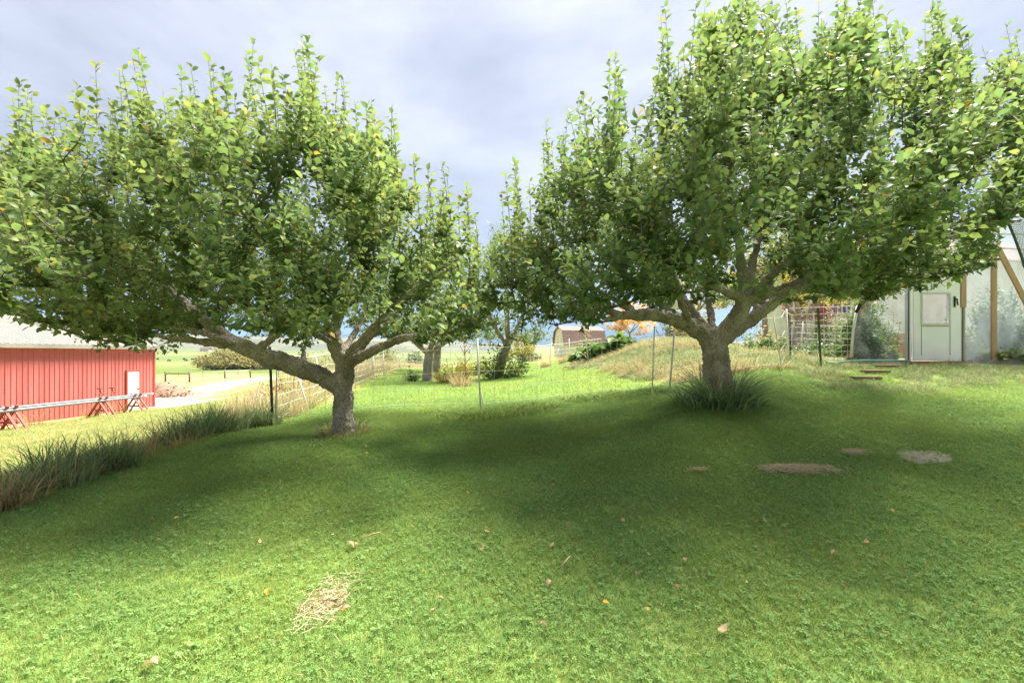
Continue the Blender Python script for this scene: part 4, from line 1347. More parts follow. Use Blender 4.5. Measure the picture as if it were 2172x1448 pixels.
# ------------------------------------------------------------------ shrubs and small trees
def bush(name, label, pos, r, h, n_stem, per, leaf, mat, cat='shrub', group=None, bottom=0.15, stem_r=0.008, seed=1, upright=0.4, wl=0.6, stem_mat=None, simple=True, z0=None):
    g = np.random.default_rng(seed)
    x, y = pos
    z = gz(x, y) if z0 is None else z0
    root = empty(name, (x, y, z), label, cat, group)
    st = MB()
    LP, LD, LN = [], [], []
    for i in range(n_stem):
        a = g.uniform(0, 6.28); q = math.sqrt(g.uniform(0, 1))
        zt_ = h * (bottom + (1 - bottom) * (1 - q ** 2 * 0.7) * g.uniform(0.45, 1.0))
        tip = np.array((x + math.cos(a) * q * r, y + math.sin(a) * q * r, z + zt_))
        b0 = np.array((x + math.cos(a) * q * r * 0.25, y + math.sin(a) * q * r * 0.25, z - 0.02))
        t = np.linspace(0, 1, 6)[:, None]
        mid = np.array((math.cos(a), math.sin(a), 0)) * q * r * 0.12
        pts = b0 + (tip - b0) * t + mid * 4 * t * (1 - t) * (1 - upright)
        st.tube(pts, np.linspace(stem_r, stem_r * 0.3, 6), 4, False)
        for j in range(per):
            u = g.uniform(bottom, 1.0) ** 0.7
            i_ = min(4, int(u * 5)); fr = u * 5 - i_
            p = pts[i_] * (1 - fr) + pts[i_ + 1] * fr + g.normal(0, r * 0.06, 3)
            LP.append(p)
            d = g.standard_normal(3); d[2] = abs(d[2]) * 0.6
            LD.append(d); LN.append(np.array((0, 0, 1)) + g.standard_normal(3) * 0.6)
    n = len(LP)
    LL = leaf * g.uniform(0.6, 1.3, n)
    me = leaves_mesh('foliage', np.array(LP), np.array(LD), np.array(LN), LL, LL * wl, g.uniform(0, 1, n), simple)
    me.materials.append(mat)
    link(bpy.data.objects.new('foliage', me), root)['kind'] = 'stuff'
    st.build('stems', stem_mat or M['bark_dark'], root)['kind'] = 'stuff'
    return root


def xy(px, d):
    return ((px - CX) / F_PX * d, d)


def small_tree(label, px, d, h_trunk, center_dx, r, zb_above, h, n_t, n_s, leaf, mat, lean=(0, 0), tr=0.14, seed=5, name='orchard_tree', group=None, shoots=(0.4, 0.9), spacing=0.05, forks=5, edge=0.4):
    x, y = xy(px, d); z = gz(x, y)
    g = np.random.default_rng(seed)
    fk = (x + lean[0], y + lean[1], z + h_trunk)
    limbs = [[(x, y, z - 0.1, tr * 1.25), (x + lean[0] * .25, y + lean[1] * .3, z + h_trunk * .4, tr), (x + lean[0] * .7, y + lean[1] * .7, z + h_trunk * .75, tr * .95), (*fk, tr * .8)]]
    c = np.array((x + center_dx, y, 0.0))
    for k in range(forks):
        a = k * 2 * math.pi / forks + g.uniform(-.4, .4)
        e = np.array((c[0] + math.cos(a) * r * .7, c[1] + math.sin(a) * r * .7, z + zb_above + h * g.uniform(.15, .45)))
        s_ = np.array(fk) - np.array((0, 0, g.uniform(0.05, 0.2)))
        m1 = s_ + (e - s_) * .3 + np.array((0, 0, .02)); m2 = s_ + (e - s_) * .65 + np.array((0, 0, .12))
        limbs.append([(*s_, tr * .6), (*m1, tr * .5), (*m2, tr * .32), (*e, tr * .14)])
    return build_tree(name, label, group, np.array((x, y, z)), limbs, c, np.array((r, r, 1.0)), z + zb_above, h, h * edge, n_t, n_s, leaf, mat, simple=True, seed=seed, spacing=spacing, shoot_len=shoots, branch_parts=False, voxel=0.03)


small_tree('old apple tree with tawny forked trunk, nearer of the close pair in the orchard', 907, 17, 1.15, -0.1, 2.7, 1.45, 3.6, 90, 420, 0.11, M['leaf_far'], (0.05, 0), 0.17, 31, 'old_apple_tree', 'old orchard apple trees')
small_tree('old apple tree with dark leaning limb, farther of the close pair in the orchard', 925, 21, 1.3, 0.4, 2.6, 1.6, 3.6, 80, 380, 0.12, M['leaf_far'], (0.1, 0), 0.17, 37, 'old_apple_tree', 'old orchard apple trees')
small_tree('leaning apple tree with leafy suckers at its foot in the orchard centre', 1056, 16.5, 1.2, 0.15, 1.65, 1.15, 4.4, 80, 380, 0.11, M['leaf_far'], (0.35, 0), 0.15, 41, 'old_apple_tree', 'old orchard apple trees')
bush('shrub', 'leafy sucker growth around the leaning orchard trunk', xy(1062, 16.2), 1.0, 1.25, 60, 26, 0.11, M['leaf_far'], seed=43, bottom=0.05)
small_tree('small yellowing fruit tree left of the cream shed', 1108, 27, 0.6, 0.0, 0.85, 0.35, 1.75, 26, 90, 0.13, M['leaf_yellow'], (0.02, 0), 0.05, 47, 'fruit_tree', 'fruit saplings near the shed')
small_tree('orange autumn tree on the far side of the garden mound', 1335, 38, 1.4, 0.0, 1.9, 1.3, 3.0, 50, 260, 0.17, M['leaf_orange'], (0.05, 0), 0.09, 53, 'autumn_tree')
small_tree('yellow green tree with dark stems behind the forked apple trunk', 1470, 24, 1.7, 0.2, 2.6, 1.7, 4.2, 60, 330, 0.14, M['leaf_yellow'], (0.1, 0), 0.13, 59, 'background_tree', 'trees behind the garden')
small_tree('tree with forked grey trunk behind the wire panel gate', 1688, 17, 1.1, 0.3, 2.4, 1.6, 3.4, 60, 330, 0.13, M['leaf_yellow'], (0.15, 0), 0.15, 61, 'background_tree', 'trees behind the garden')
small_tree('dark stemmed tree at the far end of the garden bed', 1625, 20, 1.5, 0.0, 2.2, 1.8, 3.4, 50, 260, 0.13, M['leaf_far'], (-0.1, 0), 0.12, 67, 'background_tree', 'trees behind the garden')
bush('shrub', 'dark red leaved shrub against the cream house wall', xy(1712, 21), 1.3, 3.4, 40, 26, 0.14, M['leaf_red'], seed=71, bottom=0.45)
bush('shrub', 'grey green willow shrub on the mound skyline', xy(1432, 21), 0.85, 1.9, 55, 30, 0.11, M['leaf_blue'], seed=73)
bush('shrub', 'bright yellow green shrub on the mound skyline', xy(1470, 19), 0.8, 1.9, 45, 26, 0.12, M['leaf_yellow'], seed=74)
bush('shrub', 'dark bushy hedge plant under the cream house wall', xy(1775, 20), 1.3, 1.9, 60, 28, 0.10, M['leaf_garden'], seed=75)
bush('shrub', 'dark climbing shrub beside the cream house corner', xy(1838, 19), 0.8, 2.3, 45, 26, 0.10, M['leaf_garden'], seed=76)
for i, (px, d, r, h, lb) in enumerate([(1596, 12.6, .55, .75, 'dark green garden bush left of the leaning net post'), (1652, 12.2, .5, .62, 'feathery green vegetable plant right of the leaning net post'), (1622, 13.6, .7, .95, 'rust tinged garden bush behind the vegetable bed'), (1730, 12.5, .6, .4, 'low vegetable plant seen through the wire panel'), (1780, 12.0, .5, .42, 'low leafy plant between wire panel and greenhouse')]):
    bush('garden_plant', lb, xy(px, d), r, h, 30, 22, 0.09, M['leaf_garden'] if i != 2 else M['leaf_bush'], 'garden plant', 'garden bed plants', seed=80 + i, bottom=0.05)
for i, (px, d, r, h, lb) in enumerate([(1232, 17.5, .38, .42, 'lowest leafy squash plant at the foot of the mound'), (1258, 17.0, .40, .5, 'leafy squash plant beside the white sapling'), (1290, 16.2, .5, .6, 'large glossy leafed plant in the middle of the mound row'), (1318, 15.6, .45, .62, 'leafy plant with yellow flowers at the top of the mound row')]):
    bush('leafy_plant', lb, xy(px, d), r, h, 22, 9, 0.30, M['leaf_garden'], 'garden plant', 'leafy plants on the mound', seed=90 + i, bottom=0.1, wl=0.85, simple=False)
bush('shrub', 'arching grey green vine shrub in front of the shed', xy(1246, 22), 0.6, 1.0, 34, 26, 0.09, M['leaf_blue'], seed=95)
bush('shrub', 'low yellow green shrub right of the paired apple trunks', xy(962, 15.2), 0.75, 0.78, 50, 28, 0.08, M['leaf_yellow'], seed=96, bottom=0.05)
bush('shrub', 'pale green shrub behind the red stemmed sapling', xy(1000, 20), 0.9, 0.95, 45, 26, 0.09, M['leaf_yellow'], seed=97, bottom=0.05)
bush('shrub', 'small green shrub standing alone left of the paired apple trunks', xy(873, 16), 0.32, 0.62, 26, 16, 0.07, M['leaf_garden'], seed=98, bottom=0.1)
bush('shrub', 'yellow leaved autumn shrub behind the long low limb', xy(612, 9.8), 0.55, 0.85, 36, 22, 0.06, M['leaf_yellow'], seed=99, bottom=0.1)
bush('shrub', 'second yellow shrub farther along the left net', xy(690, 12.5), 0.6, 0.9, 30, 20, 0.06, M['leaf_bush'], seed=100, bottom=0.1)
bush('brush', 'tawny brush thicket beyond the left net fence', xy(770, 27), 3.2, 1.7, 170, 26, 0.10, M['leaf_bush'], 'brush', seed=101, bottom=0.05)
bush('brush', 'second tawny brush thicket nearer the barn drive', xy(690, 33), 3.0, 1.6, 150, 26, 0.11, M['leaf_bush'], 'brush', seed=102, bottom=0.05)
bush('willow_bush', 'big round yellow green willow bush in the valley field', xy(478, 115), 7.0, 6.0, 220, 30, 0.55, M['leaf_bush'], 'shrub', seed=103, bottom=0.02, stem_r=0.06)
bush('willow_bush', 'lower willow bush joined to the big one in the field', xy(540, 120), 7.0, 4.3, 180, 26, 0.55, M['leaf_bush'], 'shrub', seed=104, bottom=0.02, stem_r=0.06)
for i, (px, d, h) in enumerate([(1275, 110, 4.5), (1365, 95, 3.6), (1398, 90, 4.4), (1445, 120, 5), (1120, 90, 4.5), (820, 130, 5.5), (745, 150, 6), (880, 120, 5), (640, 170, 6)]):
    bush('valley_tree', ('dark distant tree on the valley floor, number %s from the barn side' % ['sixth', 'seventh', 'eighth', 'ninth', 'fifth', 'third', 'second', 'fourth', 'first'][i]).replace(', number', ','), xy(px, d), h * 0.55, h, 60, 22, 0.55, M['leaf_garden'] if i % 2 else M['leaf_blue'], 'tree', 'distant valley trees', seed=110 + i, bottom=0.1, stem_r=0.05)

grass_clump('ornamental_grass', 'orange tinged ornamental grass left of the shed wall', *xy(1157, 23), 0.24, 260, (.3, .75), .014, M['grass_gold'], 401, group='ornamental grasses by the shed', splay=.5)
grass_clump('ornamental_grass', 'tan ornamental grass in front of the shed corner', *xy(1196, 23.5), 0.24, 260, (.3, .8), .014, M['grass_dry'], 403, group='ornamental grasses by the shed', splay=.5)
grass_clump('dry_perennial', 'dead straw coloured perennial at the foot of the red stemmed sapling', *xy(978, 12.6), 0.24, 260, (.25, .62), .010, M['grass_dry'], 405, (90, (.1, .25), .01, M['grass_tall']), splay=.7)

# red-stemmed sapling
x, y = xy(988, 13.2); z = gz(x, y)
rt_ = empty('sapling', (x, y, z), 'bare red stemmed sapling standing in the orchard grass', 'sapling')
MB().tube([(x, y, z - .03), (x - .01, y, z + .5), (x - .03, y, z + .95), (x - .06, y, z + 1.3)], [.018, .015, .012, .006], 6).build('trunk', M['rust'], rt_, True)
for k, (dx, dz, L) in enumerate([(-.28, .55, .35), (.22, .60, .3), (-.18, .85, .4), (.2, .9, .35), (.1, 1.05, .3)]):
    MB().tube([(x - .02, y, z + dz), (x - .02 + dx * .6, y + .04 * (k - 2), z + dz + L * .5), (x - .02 + dx, y + .06 * (k - 2), z + dz + L)], [.009, .006, .003], 5).build('branch', M['rust'], rt_, True)
# white sapling on the mound
x, y = xy(1250, 16.2); z = gz(x, y)
rt_ = empty('sapling', (x, y, z), 'thin pale trunked sapling growing on the garden mound', 'sapling')
MB().tube([(x, y, z - .03), (x - .08, y, z + .45), (x - .14, y, z + 1.0), (x - .18, y, z + 1.35)], [.022, .018, .013, .006], 6).build('trunk', M['plastic_white'], rt_, True)
MB().tube([(x - .02, y, z + .1), (x - .18, y, z + .28), (x - .35, y, z + .38)], [.014, .010, .006], 5).build('branch', M['plastic_white'], rt_, True)
lp = np.array([(x - .17, y, z + 1.2)]) + RNG.normal(0, 1, (90, 3)) * np.array((.10, .10, .22))
me = leaves_mesh('foliage', lp, RNG.standard_normal((90, 3)), RNG.standard_normal((90, 3)) + np.array((0, 0, 1.5)), np.full(90, .08), np.full(90, .05), RNG.uniform(0, 1, 90), True)
me.materials.append(M['leaf_yellow']); link(bpy.data.objects.new('foliage', me), rt_)['kind'] = 'stuff'

# ------------------------------------------------------------------ red barn
BX, BY0, BY1, BZ0, BZ1 = -19.1, 9.0, 25.75, -1.42, 1.78
barn = empty('barn', (BX - 5, 18, BZ0), 'long red ribbed steel barn with pale metal roof', 'barn')


def rib_panel(n_rib, pitch, depth, length, along):
    """ribbed sheet profile; returns list of (s, out) points along its width"""
    pts = []
    for k in range(n_rib):
        s0 = k * pitch
        pts += [(s0, 0), (s0 + pitch * .72, 0), (s0 + pitch * .80, depth), (s0 + pitch * .92, depth)]
    pts.append((n_rib * pitch, 0))
    return pts


pitch = 0.216
prof = rib_panel(4, pitch, 0.024, 0, 0)
pw = pitch * 4
npan = int(round((BY1 - BY0) / pw))
pw = (BY1 - BY0) / npan; sc_ = pw / (pitch * 4)
pv_ = [(o_, s * sc_, z_) for z_ in (0, BZ1 - BZ0) for s, o_ in prof]
k = len(prof)
wall_me = raw_mesh('wall_panel', np.array(pv_), [np.array([(i, i + 1, i + 1 + k, i + k) for i in range(k - 1)])])
wall_me.materials.append(M['barn_red'])
for i in range(npan):
    o = bpy.data.objects.new('wall_panel', wall_me)
    link(o, barn); o.location = (BX, BY0 + i * pw, BZ0)
MB().box((BX - 9.9, BY0 + .02, BZ0), (BX - .03, BY1 - .03, BZ1 + .05)).build('wall_core', M['barn_trim'], barn)
MB().box((BX - .01, BY1 - .005, BZ0), (BX + .05, BY1 + .09, BZ1)).build('corner_trim', M['barn_trim'], barn)
# roof: eave overhang 0.42, rises away from us
EX, EZ = BX + 0.30, BZ1 + 0.10
run, rise = 5.4, 1.55
sl = math.hypot(run, rise)
ri = rib_panel(3, 0.305, 0.03, 0, 0)
kr = len(ri)
rme = raw_mesh('roof_panel', np.array([(-(0 if e == 0 else run) , s, (0 if e == 0 else rise) + o_) for e in (0, 1) for s, o_ in ri]), [np.array([(i, i + 1, i + 1 + kr, i + kr) for i in range(kr - 1)])])
rme.materials.append(M['roof_white'])
nrp = int((BY1 - BY0 + 0.9) / 0.915)
for i in range(nrp):
    o = bpy.data.objects.new('roof_panel', rme)
    link(o, barn); o.location = (EX, BY0 - .4 + i * 0.915 + .05, EZ)
MB().box((EX - .02, BY0 - .35, EZ - .15), (EX + .015, BY1 + .4, EZ + .012)).build('fascia', M['roof_white'], barn)
MB().box((BX + .03, BY0 - .35, EZ - .16), (EX - .025, BY1 + .4, EZ - .12)).build('soffit', M['white'], barn)
MB().add([(EX - run, BY0 - .35, EZ + rise - .02), (EX - run, BY1 + .4, EZ + rise - .02), (EX - 2 * run, BY1 + .4, EZ), (EX - 2 * run, BY0 - .35, EZ)], [(0, 1, 2, 3)]).build('far_roof_slope', M['roof_white'], barn)
MB().add([(BX, BY1 - .01, BZ1), (BX - 9.9, BY1 - .01, BZ1), (EX - run, BY1 - .01, EZ + rise - .05)], [(0, 1, 2)]).build('gable', M['barn_red'], barn)
# door
dy0, dy1 = 23.98, 24.72
dz1 = BZ0 + 2.02
door = MB().box((BX + .03, dy0, BZ0 + .12), (BX + .055, dy1, dz1)).build('door', M['white'], barn)
for a, b_ in (((BX + .0, dy0 - .09, BZ0), (BX + .075, dy0 - .003, dz1 + .09)), ((BX + .0, dy1 + .003, BZ0), (BX + .075, dy1 + .09, dz1 + .09)), ((BX + .0, dy0 - .002, dz1 + .003), (BX + .073, dy1 + .002, dz1 + .09))):
    MB().box(a, b_).build('frame', M['red_wood'], door)
MB().box((BX + .057, dy1 - .14, BZ0 + 1.1), (BX + .10, dy1 - .08, BZ0 + 1.16)).build('handle', M['black'], door)

# ------------------------------------------------------------------ irrigation pipes on trestles
PX_ = -17.55
tr_lab = ['nearest red wooden trestle holding the irrigation pipes', 'middle red wooden trestle holding the irrigation pipes', 'red wooden trestle in front of the white barn door']
tops = []
for i, yy in enumerate((16.9, 20.7, 22.6)):
    z = gz(PX_, yy)
    rt_ = empty('trestle', (PX_, yy, z), tr_lab[i], 'trestle', 'red pipe trestles')
    h_ = 0.86
    for dy in (-.16, .16):
        for s in (-1, 1):
            MB().beam((PX_ + s * .46, yy + dy + .02 * s, gz(PX_ + s * .46, yy) - .03), (PX_ - s * .13, yy + dy + .02 * s, z + h_), .04, .10, (0, 1, 0)).build('leg', M['red_wood'], rt_)
    MB().beam((PX_, yy - .24, z + h_ * .70), (PX_, yy + .24, z + h_ * .70), .07, .05).build('saddle', M['red_wood'], rt_)
    MB().beam((PX_ - .30, yy, z + .26), (PX_ + .30, yy, z + .26), .03, .07).build('brace', M['red_wood'], rt_)
    tops.append((yy, z + h_ * .70))
zt_fn = lambda yy, o_: np.interp(yy, [t[0] for t in tops], [t[1] for t in tops]) + o_
for i, (dx, dz, y0, y1, lb) in enumerate([(-.09, .075, 13.2, 23.4, 'back lower aluminium irrigation pipe lying on the red trestles'), (.03, .075, 12.8, 23.1, 'front lower aluminium irrigation pipe lying on the red trestles'), (-.03, .155, 13.6, 23.6, 'topmost aluminium irrigation pipe lying on the red trestles')]):
    ys = np.linspace(y0, y1, 10)
    rt_ = empty('irrigation_pipe', (PX_ + dx, y0, zt_fn(y0, dz)), lb, 'pipe', 'irrigation pipes on trestles')
    MB().tube([(PX_ + dx, yy, zt_fn(yy, dz)) for yy in ys], .055, 10).build('tube', M['alu'], rt_, True)
    MB().tube([(PX_ + dx, y1 - .06, zt_fn(y1, dz)), (PX_ + dx, y1 + .06, zt_fn(y1, dz))], .058, 10).build('coupling', M['wire'], rt_, True)
# sprinkler risers leaning against the pipes
for i, (ax_, ay_, lb) in enumerate([(-18.2, 17.0, 'rusty sprinkler riser leaning behind the nearest trestle'), (-18.35, 21.6, 'rusty sprinkler riser leaning left of the barn door'), (-18.3, 22.2, 'rusty sprinkler riser leaning in front of the barn door')]):
    z = gz(ax_ + .5, ay_)
    rt_ = empty('sprinkler_riser', (ax_ + .5, ay_, z), lb, 'sprinkler', 'sprinkler risers by the pipes')
    MB().tube([(ax_ + .55, ay_, z - .02), (ax_ + .02, ay_ - .1, z + 1.15)], .016, 6).build('pipe', M['rust'], rt_, True)
    MB().tube([(ax_ - .08, ay_ - .14, z + 1.17), (ax_ + .12, ay_ - .08, z + 1.18)], .024, 6).build('sprinkler_head', M['rust'], rt_, True)
    MB().tube([(ax_ + .35, ay_ - .05, z + .02), (ax_ + .02, ay_ - .1, z + 1.12)], .008, 5).build('prop', M['rust'], rt_, True)
# dead weeds along the barn foot
for i, (px, lb) in enumerate([(185, 'dead reddish weed below the pipes at mid barn'), (245, 'dead reddish weed between the two far trestles'), (60, 'dead pale weed beside the nearest trestle')]):
    d = -PX_ * F_PX / (CX - px) * 1.03
    grass_clump('dead_weed', lb, -17.9, d, .35, 90, (.3, .85), .012, M['grass_dry'], 420 + i, group='dead weeds by the barn', splay=.5)

# brush pile behind the barn corner
bp_ = xy(345, 33); zb_ = gz(*bp_)
g_ = np.random.default_rng(77)
pile = MB()
for k in range(260):
    a = g_.uniform(0, 6.28); q = math.sqrt(g_.uniform(0, 1))
    c_ = np.array((bp_[0] + math.cos(a) * q * 1.9, bp_[1] + math.sin(a) * q * 1.3, 0)); c_[2] = gz(c_[0], c_[1]) + (1 - q) * 1.15 * g_.uniform(.6, 1)
    d = g_.standard_normal(3); d[2] *= .35; d /= np.linalg.norm(d)
    pile.tube([c_ - d * .45, c_ + d * .45], g_.uniform(.015, .04), 4, False)
o = pile.build('brush_pile', M['woodchip']); tag(o, 'brown heap of brush and wood chips behind the barn corner', 'brush pile'); o['kind'] = 'stuff'
mv = MB(); th = np.linspace(0, 2 * math.pi, 25)[:-1]
rings = []
for q, zz in ((1.0, -.05), (.8, .35), (.5, .75), (.2, .98), (0.02, 1.02)):
    rings.append([(bp_[0] + math.cos(t) * 1.95 * q * (1 + .08 * math.sin(3 * t)), bp_[1] + math.sin(t) * 1.35 * q, zb_ + zz) for t in th])
rv_ = np.array(rings).reshape(-1, 3)
fq = np.array([(r_ * 24 + i, r_ * 24 + (i + 1) % 24, (r_ + 1) * 24 + (i + 1) % 24, (r_ + 1) * 24 + i) for r_ in range(4) for i in range(24)])
core = MB().add(rv_, fq).build('wood_chip_mound', M['woodchip'], None, True)
tag(core, 'rounded wood chip mound under the brush heap', 'wood chips')

# ------------------------------------------------------------------ field fence, cattle, far house
fence = empty('rail_fence', (*xy(440, 52), gz(*xy(440, 52))), 'dark wooden gate posts and rails along the valley field', 'fence')
fp = {}
for key, px, d in (('a', 351, 48), ('b', 402, 48), ('c', 477, 56), ('d', 531, 58), ('e', 590, 60)):
    x, y = xy(px, d); z = gz(x, y); fp[key] = np.array((x, y, z))
    MB().tube([(x, y, z - .1), (x, y, z + 1.05)], .09, 8).build('post', M['grey_wood'], fence, True)
for a, b_, h_ in (('a', 'b', .85), ('d', 'e', .9)):
    MB().beam(fp[a] + (0, 0, h_), fp[b_] + (0, 0, h_), .06, .10).build('rail', M['grey_wood'], fence)
for h_ in (.35, .6, .85):
    MB().tube([fp['b'] + (0, 0, h_), (fp['b'] + fp['c']) / 2 + (0, 0, h_ - .04), fp['c'] + (0, 0, h_), fp['d'] + (0, 0, h_)], .010, 4).build('wire', M['wire'], fence)
for px, d in ((430, 51), (505, 57), (378, 48)):
    x, y = xy(px, d); z = gz(x, y)
    MB().tube([(x, y, z - .1), (x, y, z + .95)], .022, 5).build('steel_post', M['rust'], fence)


def cow(name, label, px, d, heading, grazing=True):
    x, y = xy(px, d); z = gz(x, y)
    bm = bmesh.new()
    joints = [(-.75, 0, 1.15), (-.2, 0, 1.12), (.45, 0, 1.15), (.85, 0, 1.15), (1.2, 0, .75 if grazing else 1.35), (1.45, 0, .25 if grazing else 1.4)]
    rd = [.30, .38, .36, .24, .17, .10]
    sk = [bm.verts.new(j) for j in joints]
    me = bpy.data.meshes.new('cow_skeleton')
    eds = [(i, i + 1) for i in range(5)]
    vs_ = list(joints)
    for (bx, ln) in ((0, -.68), (2, .52)):
        for s in (-.2, .2):
            n0 = len(vs_)
            vs_ += [(ln, s, .85), (ln + .03, s, .45), (ln, s, 0.02)]
            rd += [.15, .08, .06]
            eds += [(bx, n0), (n0, n0 + 1), (n0 + 1, n0 + 2)]
    bm.free()
    me.from_pydata(vs_, eds, [])
    o = bpy.data.objects.new(name, me)
    COL.objects.link(o)
    md = o.modifiers.new('skin', 'SKIN')
    for i, v in enumerate(me.skin_vertices[0].data):
        v.radius = (rd[i], rd[i]); v.use_root = i == 1
    dg = bpy.context.evaluated_depsgraph_get()
    m2 = bpy.data.meshes.new_from_object(o.evaluated_get(dg))
    bpy.data.objects.remove(o)
    m2.materials.clear(); m2.materials.append(M['cow'])
    o = bpy.data.objects.new(name, m2)
    o.location = (x, y, z); o.rotation_euler = (0, 0, heading)
    COL.objects.link(o)
    return tag(o, label, 'cow', 'black cattle grazing in the valley')


for px, d, hd, lb in ((358, 330, .3, 'black cow grazing alone nearest the barn'), (391, 370, 3.0, 'left black cow of the close pair in the field'), (394, 340, .2, 'front black cow of the close pair in the field'), (408, 365, .1, 'black cow just right of the close pair'), (421, 385, 3.2, 'black cow second from the willow bush'), (430, 395, .4, 'black cow nearest the willow bush'), (335, 365, 2.8, 'black cow at the barn corner edge')):
    cow('cow', lb, px, d, hd)

x, y = xy(437, 640); z = gz(x, y)
hs = empty('farm_house', (x, y, z), 'tiny white farmhouse with brown roof far across the valley', 'house')
MB().box((x - 6, y - 4, z - .5), (x + 6, y + 4, z + 3.2)).build('wall', M['white'], hs)
MB().add([(x - 6.6, y - 4.6, z + 3.0), (x + 6.6, y - 4.6, z + 3.0), (x + 6.6, y + 4.6, z + 3.0), (x - 6.6, y + 4.6, z + 3.0), (x - 6.6, y, z + 5.6), (x + 6.6, y, z + 5.6)], [(0, 1, 5, 4), (2, 3, 4, 5)]).add([(x - 6.6, y - 4.6, z + 3.0), (x - 6.6, y + 4.6, z + 3.0), (x - 6.6, y, z + 5.6), (x + 6.6, y - 4.6, z + 3.0), (x + 6.6, y + 4.6, z + 3.0), (x + 6.6, y, z + 5.6)], [(0, 2, 1), (3, 4, 5)]).build('roof', M['house_roof'], hs)
for dx in (-3, 0.2, 3.4):
    MB().box((x + dx - .6, y - 4.06, z + 1), (x + dx + .6, y - 3.98, z + 2.3)).build('window', M['shutter'], hs)

# ------------------------------------------------------------------ cream gambrel shed
x, y = xy(1228, 47); z = gz(x, y) - .05
SW, SD = 4.0, 3.0            # length across the view, depth
shed = empty('garden_shed', (x, y, z), 'cream gambrel roofed shed with brown shingles beyond the mound', 'shed')
# gable end faces left and a little to us: rotate the plan
th = R(15)
ct, st_ = math.cos(th), math.sin(th)


def SH(u, v, w):   # u along ridge (left to right), v depth, w up
    return (x + u * ct - v * st_, y + u * st_ + v * ct, z + w)


gp = [(-SD / 2, 0), (-SD / 2, 1.35), (-SD / 2 + .42, 2.55), (0, 3.0), (SD / 2 - .42, 2.55), (SD / 2, 1.35), (SD / 2, 0)]
L0, L1 = -SW / 2, SW / 2
MB().add([SH(L0, v, w) for v, w in gp], [(0, 1, 2, 3, 4, 5, 6)]).build('gable_wall', M['cream'], shed)
MB().add([SH(L1, v, w) for v, w in gp], [(6, 5, 4, 3, 2, 1, 0)]).build('far_gable_wall', M['cream'], shed)
nb = 14
for i in range(nb):     # upright siding boards of the long wall
    u0 = L0 + SW * i / nb; u1 = L0 + SW * (i + 1) / nb - .03
    MB().add([SH(u0, -SD / 2 - .02, 0), SH(u1, -SD / 2 - .02, 0), SH(u1, -SD / 2 - .02, 1.35), SH(u0, -SD / 2 - .02, 1.35), SH(u0, -SD / 2 + .01, 0), SH(u1, -SD / 2 + .01, 0), SH(u1, -SD / 2 + .01, 1.35), SH(u0, -SD / 2 + .01, 1.35)],
             [(0, 1, 2, 3), (4, 7, 6, 5), (0, 4, 5, 1), (1, 5, 6, 2), (3, 2, 6, 7), (0, 3, 7, 4)]).build('siding_board', M['cream'], shed)
MB().add([SH(L0, -SD / 2 + .012, 0), SH(L1, -SD / 2 + .012, 0), SH(L1, -SD / 2 + .012, 1.35), SH(L0, -SD / 2 + .012, 1.35)], [(0, 1, 2, 3)]).build('long_wall', M['cream'], shed)


def roof_slab(p0, p1, nm):
    (v0, w0), (v1, w1) = p0, p1
    n_ = np.array((-(w1 - w0), (v1 - v0))); n_ = n_ / np.linalg.norm(n_) * .05
    if n_[1] < 0: n_ = -n_
    a, b_ = L0 - .2, L1 + .2
    q = [SH(a, v0, w0), SH(b_, v0, w0), SH(b_, v1, w1), SH(a, v1, w1), SH(a, v0 + n_[0], w0 + n_[1]), SH(b_, v0 + n_[0], w0 + n_[1]), SH(b_, v1 + n_[0], w1 + n_[1]), SH(a, v1 + n_[0], w1 + n_[1])]
    MB().add(q, [(0, 3, 2, 1), (4, 5, 6, 7), (0, 1, 5, 4), (1, 2, 6, 5), (2, 3, 7, 6), (3, 0, 4, 7)]).build(nm, M['shingle'], shed)


roof_slab((-SD / 2 - .12, 1.18), (-SD / 2 + .42, 2.56), 'lower_roof_slope')
roof_slab((-SD / 2 + .40, 2.57), (0.0, 3.02), 'upper_roof_slope')
roof_slab((0.0, 3.02), (SD / 2 - .40, 2.57), 'upper_roof_slope')
roof_slab((SD / 2 - .42, 2.56), (SD / 2 + .12, 1.18), 'lower_roof_slope')
MB().beam(SH(L0 - .03, -.55, 0.05), SH(L0 - .03, -.55, 2.0), .05, .05).build('door_trim', M['white'], shed)
MB().beam(SH(L0 - .03, .55, 0.05), SH(L0 - .03, .55, 2.0), .05, .05).build('door_trim', M['white'], shed)

# ------------------------------------------------------------------ cream house behind the greenhouse
x, y = 17.6, 27.0; z = gz(x, y)
hs = empty('house', (x, y, z), 'cream house wall with blue blinds behind the greenhouse', 'house')
MB().box((x, y, z - .3), (x + 12, y + 7, z + 5.2)).build('wall', M['cream'], hs)
MB().box((x - .32, y - .02, z - .3), (x - .004, y + .6, z + 4.6)).build('chimney', M['house_roof'], hs)
MB().box((x + .25, y - .05, z + 2.05), (x + 1.35, y - .003, z + 2.95)).build('window', M['white'], hs)
for k in range(4):
    MB().box((x + .33 + k * .25, y - .08, z + 2.12), (x + .49 + k * .25, y - .053, z + 2.88)).build('blind_slat', M['shutter'], hs)
MB().add([(x - .6, y - .6, z + 5.0), (x + 12.6, y - .6, z + 5.0), (x + 12.6, y + 3.5, z + 7.2), (x - .6, y + 3.5, z + 7.2), (x - .6, y + 7.6, z + 5.0), (x + 12.6, y + 7.6, z + 5.0)], [(0, 1, 2, 3), (3, 2, 5, 4)]).add([(x - .6, y - .6, z + 5.0), (x - .6, y + 3.5, z + 7.2), (x - .6, y + 7.6, z + 5.0)], [(0, 1, 2)]).build('roof', M['house_roof'], hs)

